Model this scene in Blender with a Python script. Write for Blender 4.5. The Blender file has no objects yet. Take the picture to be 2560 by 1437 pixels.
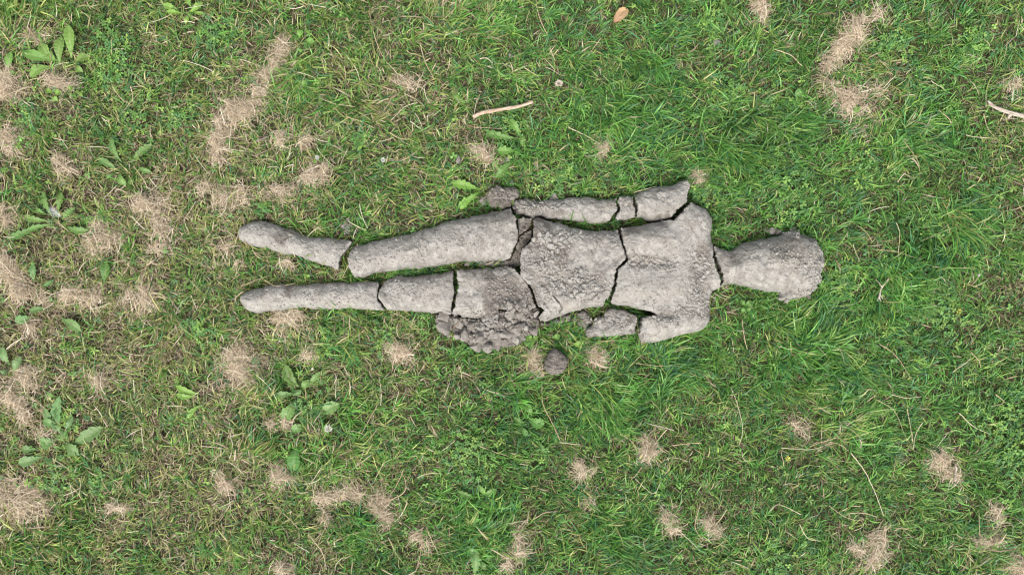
import bpy, bmesh, math, random
import numpy as np
from mathutils import Vector
from mathutils.geometry import delaunay_2d_cdt

# ------------------------------------------------------------------ camera, sky, sun, exposure
U = 0.0012            # metres of lawn per photo pixel (figure is about 1.76 m long)
CAMH = 2.4
W0, H0 = 2560, 1437
sc = bpy.context.scene
cam_d = bpy.data.cameras.new("camera")
cam = bpy.data.objects.new("camera", cam_d)
sc.collection.objects.link(cam)
cam.location = (0, 0, CAMH)
cam.rotation_euler = (0, 0, 0)
cam_d.sensor_width = 36
cam_d.lens = 36 * CAMH / (W0 * U)
cam_d.clip_start = 0.05
cam_d.clip_end = 500
sc.camera = cam

world = bpy.data.worlds.new("World")
sc.world = world
world.use_nodes = True
wn = world.node_tree.nodes
wl = world.node_tree.links
bg = wn["Background"]
sky = wn.new("ShaderNodeTexSky")
sky.sky_type = 'NISHITA'
sky.sun_disc = False
SUN_EL = math.radians(55)
SUN_AZ = math.radians(190)      # compass bearing, light comes from the bottom of the picture
sky.sun_elevation = SUN_EL
sky.sun_rotation = SUN_AZ
sky.dust_density = 4.0
sky.air_density = 1.0
hs = wn.new("ShaderNodeHueSaturation")
hs.inputs['Saturation'].default_value = 0.35
wl.new(sky.outputs[0], hs.inputs['Color'])
wl.new(hs.outputs[0], bg.inputs[0])
bg.inputs[1].default_value = 0.135

sun_d = bpy.data.lights.new("sun", 'SUN')
sun_d.energy = 1.5
sun_d.angle = math.radians(22)
sun_d.color = (1.0, 0.96, 0.9)
sun = bpy.data.objects.new("sun", sun_d)
sc.collection.objects.link(sun)
sdir = Vector((math.sin(SUN_AZ) * math.cos(SUN_EL), math.cos(SUN_AZ) * math.cos(SUN_EL), math.sin(SUN_EL)))
sun.rotation_euler = sdir.to_track_quat('Z', 'Y').to_euler()
sun.location = sdir * 6

sc.view_settings.view_transform = 'Standard'
sc.view_settings.look = 'None'
sc.view_settings.gamma = 1
sc.view_settings.exposure = 1.0
sc.cycles.pixel_filter_type = 'BLACKMAN_HARRIS'
sc.cycles.filter_width = 1.15
sc.cycles.denoising_input_passes = 'RGB_ALBEDO_NORMAL'
sc.cycles.denoising_prefilter = 'ACCURATE'

# ------------------------------------------------------------------ helpers
rng = np.random.default_rng(11)
random.seed(5)
COL = sc.collection


def P(px, py, h=0.02):
    """photo pixel -> metres on the lawn, for something standing h above it"""
    k = U * (1 - h / CAMH)
    return ((px - W0 / 2) * k, (H0 / 2 - py) * k)


def hash3(ix, iy, iz, seed=0):
    ix = ix.astype(np.int64); iy = iy.astype(np.int64); iz = iz.astype(np.int64)
    h = (ix * 374761393 + iy * 668265263 + iz * 2147483647 * 3 + seed * 974634777) & 0xffffffff
    h = ((h ^ (h >> 13)) * 1274126177) & 0xffffffff
    h = ((h ^ (h >> 16)) * 2246822519) & 0xffffffff
    h = h ^ (h >> 15)
    return (h & 0xffffff) / float(0xffffff)


def noise(x, y, z=None, seed=0):
    x = np.asarray(x, float); y = np.asarray(y, float)
    z = np.zeros_like(x) + 0.37 if z is None else np.asarray(z, float)
    ix, iy, iz = np.floor(x), np.floor(y), np.floor(z)
    fx, fy, fz = x - ix, y - iy, z - iz
    fx = fx * fx * (3 - 2 * fx); fy = fy * fy * (3 - 2 * fy); fz = fz * fz * (3 - 2 * fz)
    r = 0
    for a in (0, 1):
        for b in (0, 1):
            for c in (0, 1):
                w = (fx if a else 1 - fx) * (fy if b else 1 - fy) * (fz if c else 1 - fz)
                r = r + w * hash3(ix + a, iy + b, iz + c, seed)
    return r * 2 - 1


def fbm(x, y, z=None, oct=4, seed=0, gain=0.5):
    r = 0; a = 1.0; f = 1.0
    for o in range(oct):
        r = r + a * noise(np.asarray(x) * f + o * 7.3, np.asarray(y) * f + o * 3.1,
                          None if z is None else np.asarray(z) * f, seed + o)
        a *= gain; f *= 2.03
    return r


def gz(x, y):
    return 0.004 * fbm(np.asarray(x) * 3.0, np.asarray(y) * 3.0, oct=3, seed=91)


def tag(o, label=None, cat=None, group=None, kind=None):
    if label: o['label'] = label
    if cat: o['category'] = cat
    if group: o['group'] = group
    if kind: o['kind'] = kind
    return o


def link(name, me, parent=None, loc=(0, 0, 0)):
    o = bpy.data.objects.new(name, me)
    COL.objects.link(o)
    o.location = loc
    if parent is not None:
        o.parent = parent
    return o


def raw_mesh(name, V, F, mat, smooth=True, attrs=None):
    """V (n,3); F (m,k) uniform faces"""
    V = np.ascontiguousarray(V, dtype=np.float32)
    F = np.ascontiguousarray(F, dtype=np.int32)
    me = bpy.data.meshes.new(name)
    m, k = F.shape
    me.vertices.add(len(V)); me.vertices.foreach_set('co', V.ravel())
    me.loops.add(m * k); me.loops.foreach_set('vertex_index', F.ravel())
    me.polygons.add(m)
    me.polygons.foreach_set('loop_start', np.arange(0, m * k, k, dtype=np.int32))
    me.polygons.foreach_set('loop_total', np.full(m, k, dtype=np.int32))
    me.polygons.foreach_set('use_smooth', np.full(m, smooth, dtype=bool))
    for an, (ty, arr) in (attrs or {}).items():
        a = me.attributes.new(an, ty, 'POINT')
        if ty == 'FLOAT_COLOR':
            c = np.ones((len(V), 4), np.float32); c[:, :3] = arr
            a.data.foreach_set('color', c.ravel())
        else:
            a.data.foreach_set('value', np.ascontiguousarray(arr, dtype=np.float32))
    me.update(calc_edges=True)
    me.materials.append(mat)
    return me


def ribbon(Pts, Wd, roll=None):
    """Pts (N,S,3), Wd (N,S) -> verts and quads for N flat blades"""
    N, S, _ = Pts.shape
    T = np.gradient(Pts, axis=1)
    side = np.stack([-T[..., 1], T[..., 0], np.zeros((N, S))], -1)
    side /= np.linalg.norm(side, axis=-1, keepdims=True) + 1e-9
    if roll is not None:
        T = T / (np.linalg.norm(T, axis=-1, keepdims=True) + 1e-9)
        nrm = np.cross(T, side)
        side = side * np.cos(roll)[:, None, None] + nrm * np.sin(roll)[:, None, None]
    V = np.stack([Pts - side * Wd[..., None] / 2, Pts + side * Wd[..., None] / 2], 2).reshape(-1, 3)
    base = (np.arange(N) * S * 2)[:, None] + (np.arange(S - 1) * 2)[None, :]
    F = np.stack([base, base + 1, base + 3, base + 2], -1).reshape(-1, 4)
    return V, F


def blades(root, az, p0, p1, L, W, bend, S=4, tip=0.12, roll=None):
    N = len(L)
    t = np.linspace(0, 1, S)
    a = az[:, None] + bend[:, None] * t
    p = p0[:, None] + (p1 - p0)[:, None] * t
    seg = L[:, None] / (S - 1)
    dx = np.cos(a) * np.cos(p) * seg; dy = np.sin(a) * np.cos(p) * seg; dz = np.sin(p) * seg
    Z = np.zeros((N, 1))
    x = root[:, 0:1] + np.concatenate([Z, np.cumsum(dx[:, :-1], 1)], 1)
    y = root[:, 1:2] + np.concatenate([Z, np.cumsum(dy[:, :-1], 1)], 1)
    z = root[:, 2:3] + np.concatenate([Z, np.cumsum(dz[:, :-1], 1)], 1)
    prof = np.interp(t, [0, .3, .7, 1], [.75, 1, .8, tip])
    return ribbon(np.stack([x, y, z], -1), W[:, None] * prof[None, :], roll)


def inside(pts, poly):
    x, y = pts[:, 0], pts[:, 1]
    r = np.zeros(len(pts), bool)
    x0, y0 = poly[-1]
    for x1, y1 in poly:
        c = ((y1 > y) != (y0 > y))
        xi = (x0 - x1) * (y - y1) / ((y0 - y1) if y0 != y1 else 1e-12) + x1
        r ^= c & (x < xi)
        x0, y0 = x1, y1
    return r


def segdist(pts, A, B):
    """min distance of pts (n,2) to segments A->B (m,2)"""
    if len(A) == 0:
        return np.full(len(pts), 9.0)
    out = np.full(len(pts), 9.0)
    for i in range(0, len(pts), 4000):
        p = pts[i:i + 4000, None, :]
        d = B - A
        t = ((p - A) * d).sum(-1) / ((d * d).sum(-1) + 1e-15)
        t = np.clip(t, 0, 1)[..., None]
        out[i:i + 4000] = np.sqrt((((A + d * t) - p) ** 2).sum(-1)).min(1)
    return out


# ------------------------------------------------------------------ materials
def new_mat(name):
    m = bpy.data.materials.new(name); m.use_nodes = True
    return m, m.node_tree.nodes, m.node_tree.links, m.node_tree.nodes['Principled BSDF']


def leaf_mat(name, transl=0.3, rough=0.55, spec=0.25, var=0.25):
    m, n, l, b = new_mat(name)
    at = n.new('ShaderNodeAttribute'); at.attribute_name = 'tint'
    geo = n.new('ShaderNodeNewGeometry')
    nz = n.new('ShaderNodeTexNoise'); nz.inputs['Scale'].default_value = 160; nz.inputs['Detail'].default_value = 2
    l.new(geo.outputs['Position'], nz.inputs['Vector'])
    mr = n.new('ShaderNodeMapRange'); mr.inputs[3].default_value = 1 - var; mr.inputs[4].default_value = 1 + var
    l.new(nz.outputs['Fac'], mr.inputs[0])
    mx = n.new('ShaderNodeVectorMath'); mx.operation = 'SCALE'
    l.new(at.outputs['Color'], mx.inputs[0]); l.new(mr.outputs[0], mx.inputs['Scale'])
    l.new(mx.outputs[0], b.inputs['Base Color'])
    b.inputs['Roughness'].default_value = rough
    b.inputs['Specular IOR Level'].default_value = spec
    if transl > 0:
        tr = n.new('ShaderNodeBsdfTranslucent'); l.new(mx.outputs[0], tr.inputs['Color'])
        mix = n.new('ShaderNodeMixShader'); mix.inputs[0].default_value = transl
        l.new(b.outputs[0], mix.inputs[1]); l.new(tr.outputs[0], mix.inputs[2])
        l.new(mix.outputs[0], n['Material Output'].inputs['Surface'])
    return m


M_grass = leaf_mat('grass_blade', 0.35, 0.42, 0.45, 0.2)
M_dead = leaf_mat('dry_grass', 0.15, 0.7, 0.2, 0.25)
M_leaf = leaf_mat('weed_leaf', 0.2, 0.5, 0.35, 0.3)
M_petal = leaf_mat('petal', 0.2, 0.7, 0.1, 0.08)


def soil_mat(name, c0, c1, scale=60):
    m, n, l, b = new_mat(name)
    geo = n.new('ShaderNodeNewGeometry')
    nz = n.new('ShaderNodeTexNoise'); nz.inputs['Scale'].default_value = scale; nz.inputs['Detail'].default_value = 8
    nz.inputs['Roughness'].default_value = 0.7
    l.new(geo.outputs['Position'], nz.inputs['Vector'])
    cr = n.new('ShaderNodeValToRGB')
    cr.color_ramp.elements[0].position = 0.35; cr.color_ramp.elements[0].color = (*c0, 1)
    cr.color_ramp.elements[1].position = 0.68; cr.color_ramp.elements[1].color = (*c1, 1)
    l.new(nz.outputs['Fac'], cr.inputs[0]); l.new(cr.outputs[0], b.inputs['Base Color'])
    bp = n.new('ShaderNodeBump'); bp.inputs['Strength'].default_value = 0.8; bp.inputs['Distance'].default_value = 0.01
    l.new(nz.outputs['Fac'], bp.inputs['Height']); l.new(bp.outputs[0], b.inputs['Normal'])
    b.inputs['Roughness'].default_value = 0.95; b.inputs['Specular IOR Level'].default_value = 0.1
    return m


def ground_mat():
    m = soil_mat('turf_soil', (0.022, 0.024, 0.012), (0.10, 0.082, 0.05), 45)
    n, l = m.node_tree.nodes, m.node_tree.links
    b = n['Principled BSDF']
    # far from the mown patch the sheet itself carries the colours of turf
    cr = [q for q in n if q.type == 'VALTORGB'][0]
    geo = [q for q in n if q.type == 'NEW_GEOMETRY'][0]
    at = n.new('ShaderNodeAttribute'); at.attribute_name = 'turf'
    nz = n.new('ShaderNodeTexNoise'); nz.inputs['Scale'].default_value = 5; nz.inputs['Detail'].default_value = 12
    nz.inputs['Roughness'].default_value = 0.75
    l.new(geo.outputs['Position'], nz.inputs['Vector'])
    c2 = n.new('ShaderNodeValToRGB')
    e = c2.color_ramp.elements
    e[0].position = 0.35; e[0].color = (0.03, 0.075, 0.02, 1)
    e[1].position = 0.7; e[1].color = (0.28, 0.23, 0.14, 1)
    x = e.new(0.52); x.color = (0.10, 0.16, 0.045, 1)
    l.new(nz.outputs['Fac'], c2.inputs[0])
    mix = n.new('ShaderNodeMix'); mix.data_type = 'RGBA'
    l.new(at.outputs['Fac'], mix.inputs[0]); l.new(cr.outputs[0], mix.inputs[6]); l.new(c2.outputs[0], mix.inputs[7])
    l.new(mix.outputs[2], b.inputs['Base Color'])
    return m


def clay_mat(name='dried_clay', attr=True, base=0.0):
    m, n, l, b = new_mat(name)
    tc = n.new('ShaderNodeTexCoord'); oi = n.new('ShaderNodeObjectInfo')
    sc_ = n.new('ShaderNodeMath'); sc_.operation = 'MULTIPLY'; sc_.inputs[1].default_value = 37.0
    l.new(oi.outputs['Random'], sc_.inputs[0])
    ad = n.new('ShaderNodeVectorMath'); ad.operation = 'ADD'
    gp = n.new('ShaderNodeNewGeometry')
    l.new(tc.outputs['Object'] if attr else gp.outputs['Position'], ad.inputs[0]); l.new(sc_.outputs[0], ad.inputs[1])

    def nz(scale, detail, rough=0.6, dist=0.0):
        q = n.new('ShaderNodeTexNoise'); q.inputs['Scale'].default_value = scale
        q.inputs['Detail'].default_value = detail; q.inputs['Roughness'].default_value = rough
        q.inputs['Distortion'].default_value = dist
        l.new(ad.outputs[0], q.inputs['Vector']); return q.outputs['Fac']

    def ramp(src, p0, p1, c0=(0, 0, 0), c1=(1, 1, 1)):
        q = n.new('ShaderNodeValToRGB')
        q.color_ramp.elements[0].position = p0; q.color_ramp.elements[0].color = (*c0, 1)
        q.color_ramp.elements[1].position = p1; q.color_ramp.elements[1].color = (*c1, 1)
        l.new(src, q.inputs[0]); return q.outputs[0]

    def mixc(fac, a, c, mode='MIX'):
        q = n.new('ShaderNodeMix'); q.data_type = 'RGBA'; q.blend_type = mode
        for s, i in ((fac, 0), (a, 6), (c, 7)):
            if hasattr(s, 'links') or hasattr(s, 'is_output'):
                l.new(s, q.inputs[i])
            elif isinstance(s, (int, float)):
                q.inputs[i].default_value = s
            else:
                q.inputs[i].default_value = (*s, 1)
        return q.outputs[2]

    big = nz(11, 7, 0.7, 0.4)
    mid = nz(45, 8, 0.65, 0.6)
    fine = nz(260, 4, 0.6)
    pale = ramp(mid, 0.34, 0.66, (0.212, 0.200, 0.180), (0.360, 0.341, 0.308))
    warm = mixc(ramp(big, 0.52, 0.72), pale, (0.285, 0.25, 0.205))
    warm = mixc(0.65, pale, warm)
    damp_c = ramp(mid, 0.3, 0.7, (0.112, 0.097, 0.083), (0.215, 0.194, 0.170))
    # damp mask, with the thigh's painted edge shade and the darker walls
    if attr:
        at = n.new('ShaderNodeAttribute'); at.attribute_name = 'damp'
        s1 = n.new('ShaderNodeMath'); s1.operation = 'ADD'; l.new(at.outputs['Fac'], s1.inputs[0])
        s2 = n.new('ShaderNodeMath'); s2.operation = 'MULTIPLY_ADD'
        l.new(nz(17, 8, 0.72, 1.0), s2.inputs[0]); s2.inputs[1].default_value = 2.2; s2.inputs[2].default_value = -1.08
        l.new(s2.outputs[0], s1.inputs[1])
        mask = ramp(s1.outputs[0], 0.22, 0.68)
    else:
        s1 = n.new('ShaderNodeMath'); s1.operation = 'ADD'; s1.inputs[1].default_value = base
        s3 = n.new('ShaderNodeMath'); s3.operation = 'MULTIPLY'; s3.inputs[1].default_value = 0.6
        l.new(oi.outputs['Random'], s3.inputs[0]); l.new(s3.outputs[0], s1.inputs[0])
        mask = s1.outputs[0]
    col = mixc(mask, warm, damp_c)
    # small dark pits and smears, tiny pale grains
    vo = n.new('ShaderNodeTexVoronoi'); vo.inputs['Scale'].default_value = 95; vo.inputs['Randomness'].default_value = 1
    dm = n.new('ShaderNodeVectorMath'); dm.operation = 'MULTIPLY_ADD'
    nv = n.new('ShaderNodeTexNoise'); nv.inputs['Scale'].default_value = 70; nv.inputs['Detail'].default_value = 3
    l.new(ad.outputs[0], nv.inputs['Vector'])
    dm.inputs[1].default_value = (0.02, 0.02, 0.02)
    l.new(nv.outputs['Color'], dm.inputs[0]); l.new(ad.outputs[0], dm.inputs[2])
    l.new(dm.outputs[0], vo.inputs['Vector'])
    pit = ramp(vo.outputs['Distance'], 0.10, 0.24, (1, 1, 1), (0, 0, 0))
    gate = ramp(nz(14, 6, 0.75), 0.50, 0.60)
    pm = n.new('ShaderNodeMath'); pm.operation = 'MULTIPLY'; l.new(pit, pm.inputs[0]); l.new(gate, pm.inputs[1])
    streak = ramp(nz(55, 6, 0.78, 2.0), 0.62, 0.69)
    sm = n.new('ShaderNodeMath'); sm.operation = 'MAXIMUM'; l.new(pm.outputs[0], sm.inputs[0])
    sg = n.new('ShaderNodeMath'); sg.operation = 'MULTIPLY'; sg.inputs[1].default_value = 0.8; l.new(streak, sg.inputs[0])
    l.new(sg.outputs[0], sm.inputs[1])
    pk = n.new('ShaderNodeMath'); pk.operation = 'MULTIPLY'; pk.inputs[1].default_value = 0.42 if attr else 0.2; l.new(sm.outputs[0], pk.inputs[0])
    col = mixc(pk.outputs[0], col, (0.085, 0.072, 0.064))
    v2 = n.new('ShaderNodeTexVoronoi'); v2.inputs['Scale'].default_value = 150
    l.new(ad.outputs[0], v2.inputs['Vector'])
    gr = ramp(v2.outputs['Distance'], 0.07, 0.14, (1, 1, 1), (0, 0, 0))
    gg = ramp(nz(60, 2), 0.56, 0.62)
    gm = n.new('ShaderNodeMath'); gm.operation = 'MULTIPLY'; l.new(gr, gm.inputs[0]); l.new(gg, gm.inputs[1])
    col = mixc(gm.outputs[0], col, (0.46, 0.44, 0.40))
    l.new(col, b.inputs['Base Color'])
    b.inputs['Roughness'].default_value = 0.92
    b.inputs['Specular IOR Level'].default_value = 0.15
    h = n.new('ShaderNodeMath'); h.operation = 'MULTIPLY_ADD'; l.new(sm.outputs[0], h.inputs[0])
    h.inputs[1].default_value = -0.7; l.new(mid, h.inputs[2])
    h2 = n.new('ShaderNodeMath'); h2.operation = 'MULTIPLY_ADD'; l.new(fine, h2.inputs[0]); h2.inputs[1].default_value = 0.35
    l.new(h.outputs[0], h2.inputs[2])
    bp = n.new('ShaderNodeBump'); bp.inputs['Strength'].default_value = 0.9; bp.inputs['Distance'].default_value = 0.0075 if attr else 0.003
    l.new(h2.outputs[0], bp.inputs['Height']); l.new(bp.outputs[0], b.inputs['Normal'])
    return m


M_ground = ground_mat()
M_clay = clay_mat()
M_crumb = clay_mat('clay_crumb', attr=False, base=-0.35)
M_clod = clay_mat('damp_clod', attr=False, base=0.42)

# ------------------------------------------------------------------ ground sheet
def ground():
    a = np.linspace(-2.4, 2.4, 121)
    far = np.array([3, 4, 6, 9, 14, 22, 40, 80])
    ax = np.concatenate([-far[::-1], a, far])
    X, Y = np.meshgrid(ax, ax)
    Z = gz(X, Y)
    n = len(ax)
    i = np.arange(n * n).reshape(n, n)
    F = np.stack([i[:-1, :-1], i[:-1, 1:], i[1:, 1:], i[1:, :-1]], -1).reshape(-1, 4)
    turf = np.clip((np.maximum(np.abs(X) - 1.85, np.abs(Y) - 1.15)) / 0.12, 0, 1)
    me = raw_mesh('ground', np.stack([X, Y, Z], -1).reshape(-1, 3), F, M_ground,
                  attrs={'turf': ('FLOAT', turf.ravel())})
    o = link('ground', me)
    tag(o, kind='structure')


ground()

# ------------------------------------------------------------------ the clay figure, piece by piece
# sections of outline in photo pixels: 'r' = rounded moulded side, 'b' = broken edge
HE = 0.03
ZONES_DAMP_SHADE = [  # x, y, rx, ry, amount
    (1250, 722, 45, 36, .9), (1295, 745, 42, 34, 1.0), (1240, 772, 20, 20, .8), (1370, 640, 50, 45, .55), (1340, 610, 25, 40, .6), (1460, 690, 50, 30, .5), (1400, 720, 60, 25, .35),
    (1600, 658, 60, 14, .6), (1740, 670, 30, 60, .5), (1745, 775, 30, 30, .5), (1660, 790, 55, 12, .6),
    (1320, 515, 45, 25, .6), (1380, 530, 60, 12, .5), (1480, 845, 25, 15, .7), (1500, 790, 30, 20, .5), (1345, 580, 20, 40, .5),
    (1540, 800, 40, 12, .25), (1020, 600, 60, 22, .3), (1200, 590, 70, 40, .3), (1230, 540, 50, 10, .5), (720, 585, 30, 14, .5),  # includes the thigh's shaded upper edge, painted into the clay tone
    (725, 720, 20, 12, .6), (1030, 735, 30, 20, .3), (1090, 730, 25, 20, .25), (1960, 620, 40, 20, .5), (1830, 640, 15, 15, .4),
    (2010, 590, 30, 15, .5), (1480, 620, 30, 30, .35), (1640, 590, 50, 14, .2), (1560, 580, 30, 10, .5), (1725, 560, 20, 20, .35),
    (660, 735, 25, 12, .2), (820, 745, 60, 12, .1), (2000, 735, 40, 10, .3), (1480, 495, 40, 8, .4), (1655, 548, 30, 8, .5),
    (870, 660, 12, 30, .3), (1800, 700, 8, 20, .5)]
BUMPS = [  # x, y, rx, ry, millimetres
    (1625, 605, 58, 30, 19), (1625, 718, 60, 34, 14), (1600, 657, 80, 11, -10), (1738, 680, 20, 75, -5), (1735, 560, 30, 30, 5),
    (1690, 812, 60, 24, 5), (1655, 786, 60, 8, -8), (1430, 640, 80, 40, 4), (1500, 640, 25, 40, -4), (1350, 760, 30, 20, -3),
    (1936, 654, 22, 13, 11), (1882, 650, 18, 26, -6), (1975, 650, 9, 40, -6), (2022, 660, 20, 60, 8), (1837, 667, 5, 50, -9),
    (1925, 625, 22, 10, -4), (1925, 688, 26, 10, -4), (1870, 665, 10, 30, 3), (1265, 728, 50, 34, -6), (1290, 565, 10, 20, -4),
    (700, 585, 20, 14, -5), (735, 720, 14, 22, -6), (640, 575, 30, 18, 4), (640, 750, 34, 20, 5), (1020, 600, 30, 14, -3),
    (1000, 705, 16, 7, 4), (1090, 735, 26, 18, -3), (1390, 515, 10, 10, -3), (1655, 494, 8, 6, -5), (2050, 700, 10, 20, -6),
    (1990, 742, 30, 8, -8), (1970, 584, 30, 5, -8), (1210, 560, 60, 8, 3), (1735, 735, 8, 20, 4)]
ROUGH = [  # crumbly areas: x, y, rx, ry, millimetres
    (2035, 655, 26, 85, 8), (1990, 735, 50, 22, 7), (1985, 590, 35, 20, 6), (1930, 640, 50, 35, 1.6), (1380, 640, 60, 60, 3), (1440, 715, 80, 40, 4),
    (1275, 740, 60, 45, 3.5), (1310, 515, 40, 25, 4), (1420, 500, 50, 15, 3), (1735, 690, 30, 90, 3), (1720, 785, 50, 25, 3), (1500, 810, 50, 40, 3.5),
    (1610, 655, 60, 14, 3), (1230, 540, 60, 20, 2.5), (720, 590, 30, 20, 3), (1020, 700, 30, 14, 3), (890, 660, 18, 30, 2.5), (1600, 830, 18, 40, 3), (1640, 495, 40, 18, 2)]
CRACKS = [  # points, width mm, depth mm
    ([(1383, 740), (1391, 750), (1399, 757), (1404, 768), (1398, 779)], 2.2, 14),
    ([(1386, 715), (1380, 728), (1383, 740)], 1.2, 4),
    ([(1049, 617), (1056, 634), (1062, 646), (1067, 664)], 1.3, 5), ([(893, 645), (899, 656), (907, 658)], 1.2, 4),
    ([(894, 682), (900, 672)], 1.2, 4), ([(1713, 725), (1711, 742), (1714, 758)], 1.3, 4), ([(1681, 816), (1688, 800), (1692, 788)], 1.2, 4),
    ([(1966, 655), (1970, 668), (1967, 680)], 1.6, 5), ([(2026, 683), (2030, 695), (2022, 708)], 1.8, 7), ([(1985, 728), (2000, 724), (2012, 724)], 1.8, 6),
    ([(2013, 633), (2016, 650), (2014, 668)], 1.4, 4), ([(1955, 588), (1975, 596), (1990, 600)], 1.8, 6), ([(2052, 706), (2040, 717), (2030, 728)], 1.6, 6),
    ([(715, 600), (725, 592), (733, 590)], 1.6, 5), ([(736, 605), (740, 595)], 1.2, 3), ([(628, 572), (633, 566)], 1.5, 4),
    ([(690, 615), (692, 622), (697, 618)], 1.4, 4), ([(755, 602), (762, 608), (770, 606)], 1.4, 4), ([(605, 745), (620, 744), (632, 746)], 1.3, 4),
    ([(1500, 727), (1515, 722), (1523, 726)], 1.6, 5), ([(1478, 742), (1490, 740)], 1.3, 4), ([(1420, 700), (1435, 698), (1440, 706)], 1.3, 4),
    ([(1496, 785), (1510, 790), (1512, 800)], 1.5, 5), ([(1545, 775), (1540, 790), (1550, 795)], 1.3, 4), ([(1540, 515), (1533, 530), (1520, 533)], 1.2, 4),
    ([(1395, 518), (1402, 512), (1410, 505)], 1.5, 5), ([(1553, 512), (1562, 520), (1570, 512)], 1.2, 3), ([(1592, 735), (1600, 720), (1606, 718)], 1.2, 3),
    ([(1685, 765), (1690, 760), (1695, 762)], 1.5, 4), ([(1262, 475), (1258, 485), (1250, 490)], 1.5, 8), ([(1230, 497), (1245, 500), (1262, 498)], 1.5, 4),
    ([(980, 745), (995, 752), (1002, 762)], 1.2, 3), ([(1105, 772), (1128, 778)], 1.4, 4), ([(830, 725), (842, 722), (850, 730)], 1.3, 3),
    ([(1160, 730), (1172, 726)], 1.3, 3), ([(1150, 762), (1165, 764), (1180, 762)], 1.2, 3), ([(1650, 578), (1662, 576)], 1.2, 3)]
figure = bpy.data.objects.new('clay_figure', None); COL.objects.link(figure)
figure.location = (*P(1400, 665, 0), 0)
tag(figure, 'life-size human figure of dried grey clay lying on the grass, cracked into pieces', 'sculpture')
SURF = []          # (name, poly, verts xyz) used to rest crumbs on the clay


def resample(secs):
    pts = []; typ = []
    flat = []
    for t, ps in secs:
        for p in ps:
            flat.append((P(p[0], p[1], HE), t))
    n = len(flat)
    for i in range(n):
        a, ta = flat[i]; b, tb = flat[(i + 1) % n]
        t = tb if ta != tb else ta
        if 'b' in (ta, tb) and ta != tb:
            t = 'b'
        L = math.dist(a, b); k = max(1, int(round(L / 0.0024)))
        for j in range(k):
            f = j / k
            pts.append((a[0] + (b[0] - a[0]) * f, a[1] + (b[1] - a[1]) * f)); typ.append(t)
    return np.array(pts), np.array(typ)


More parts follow.
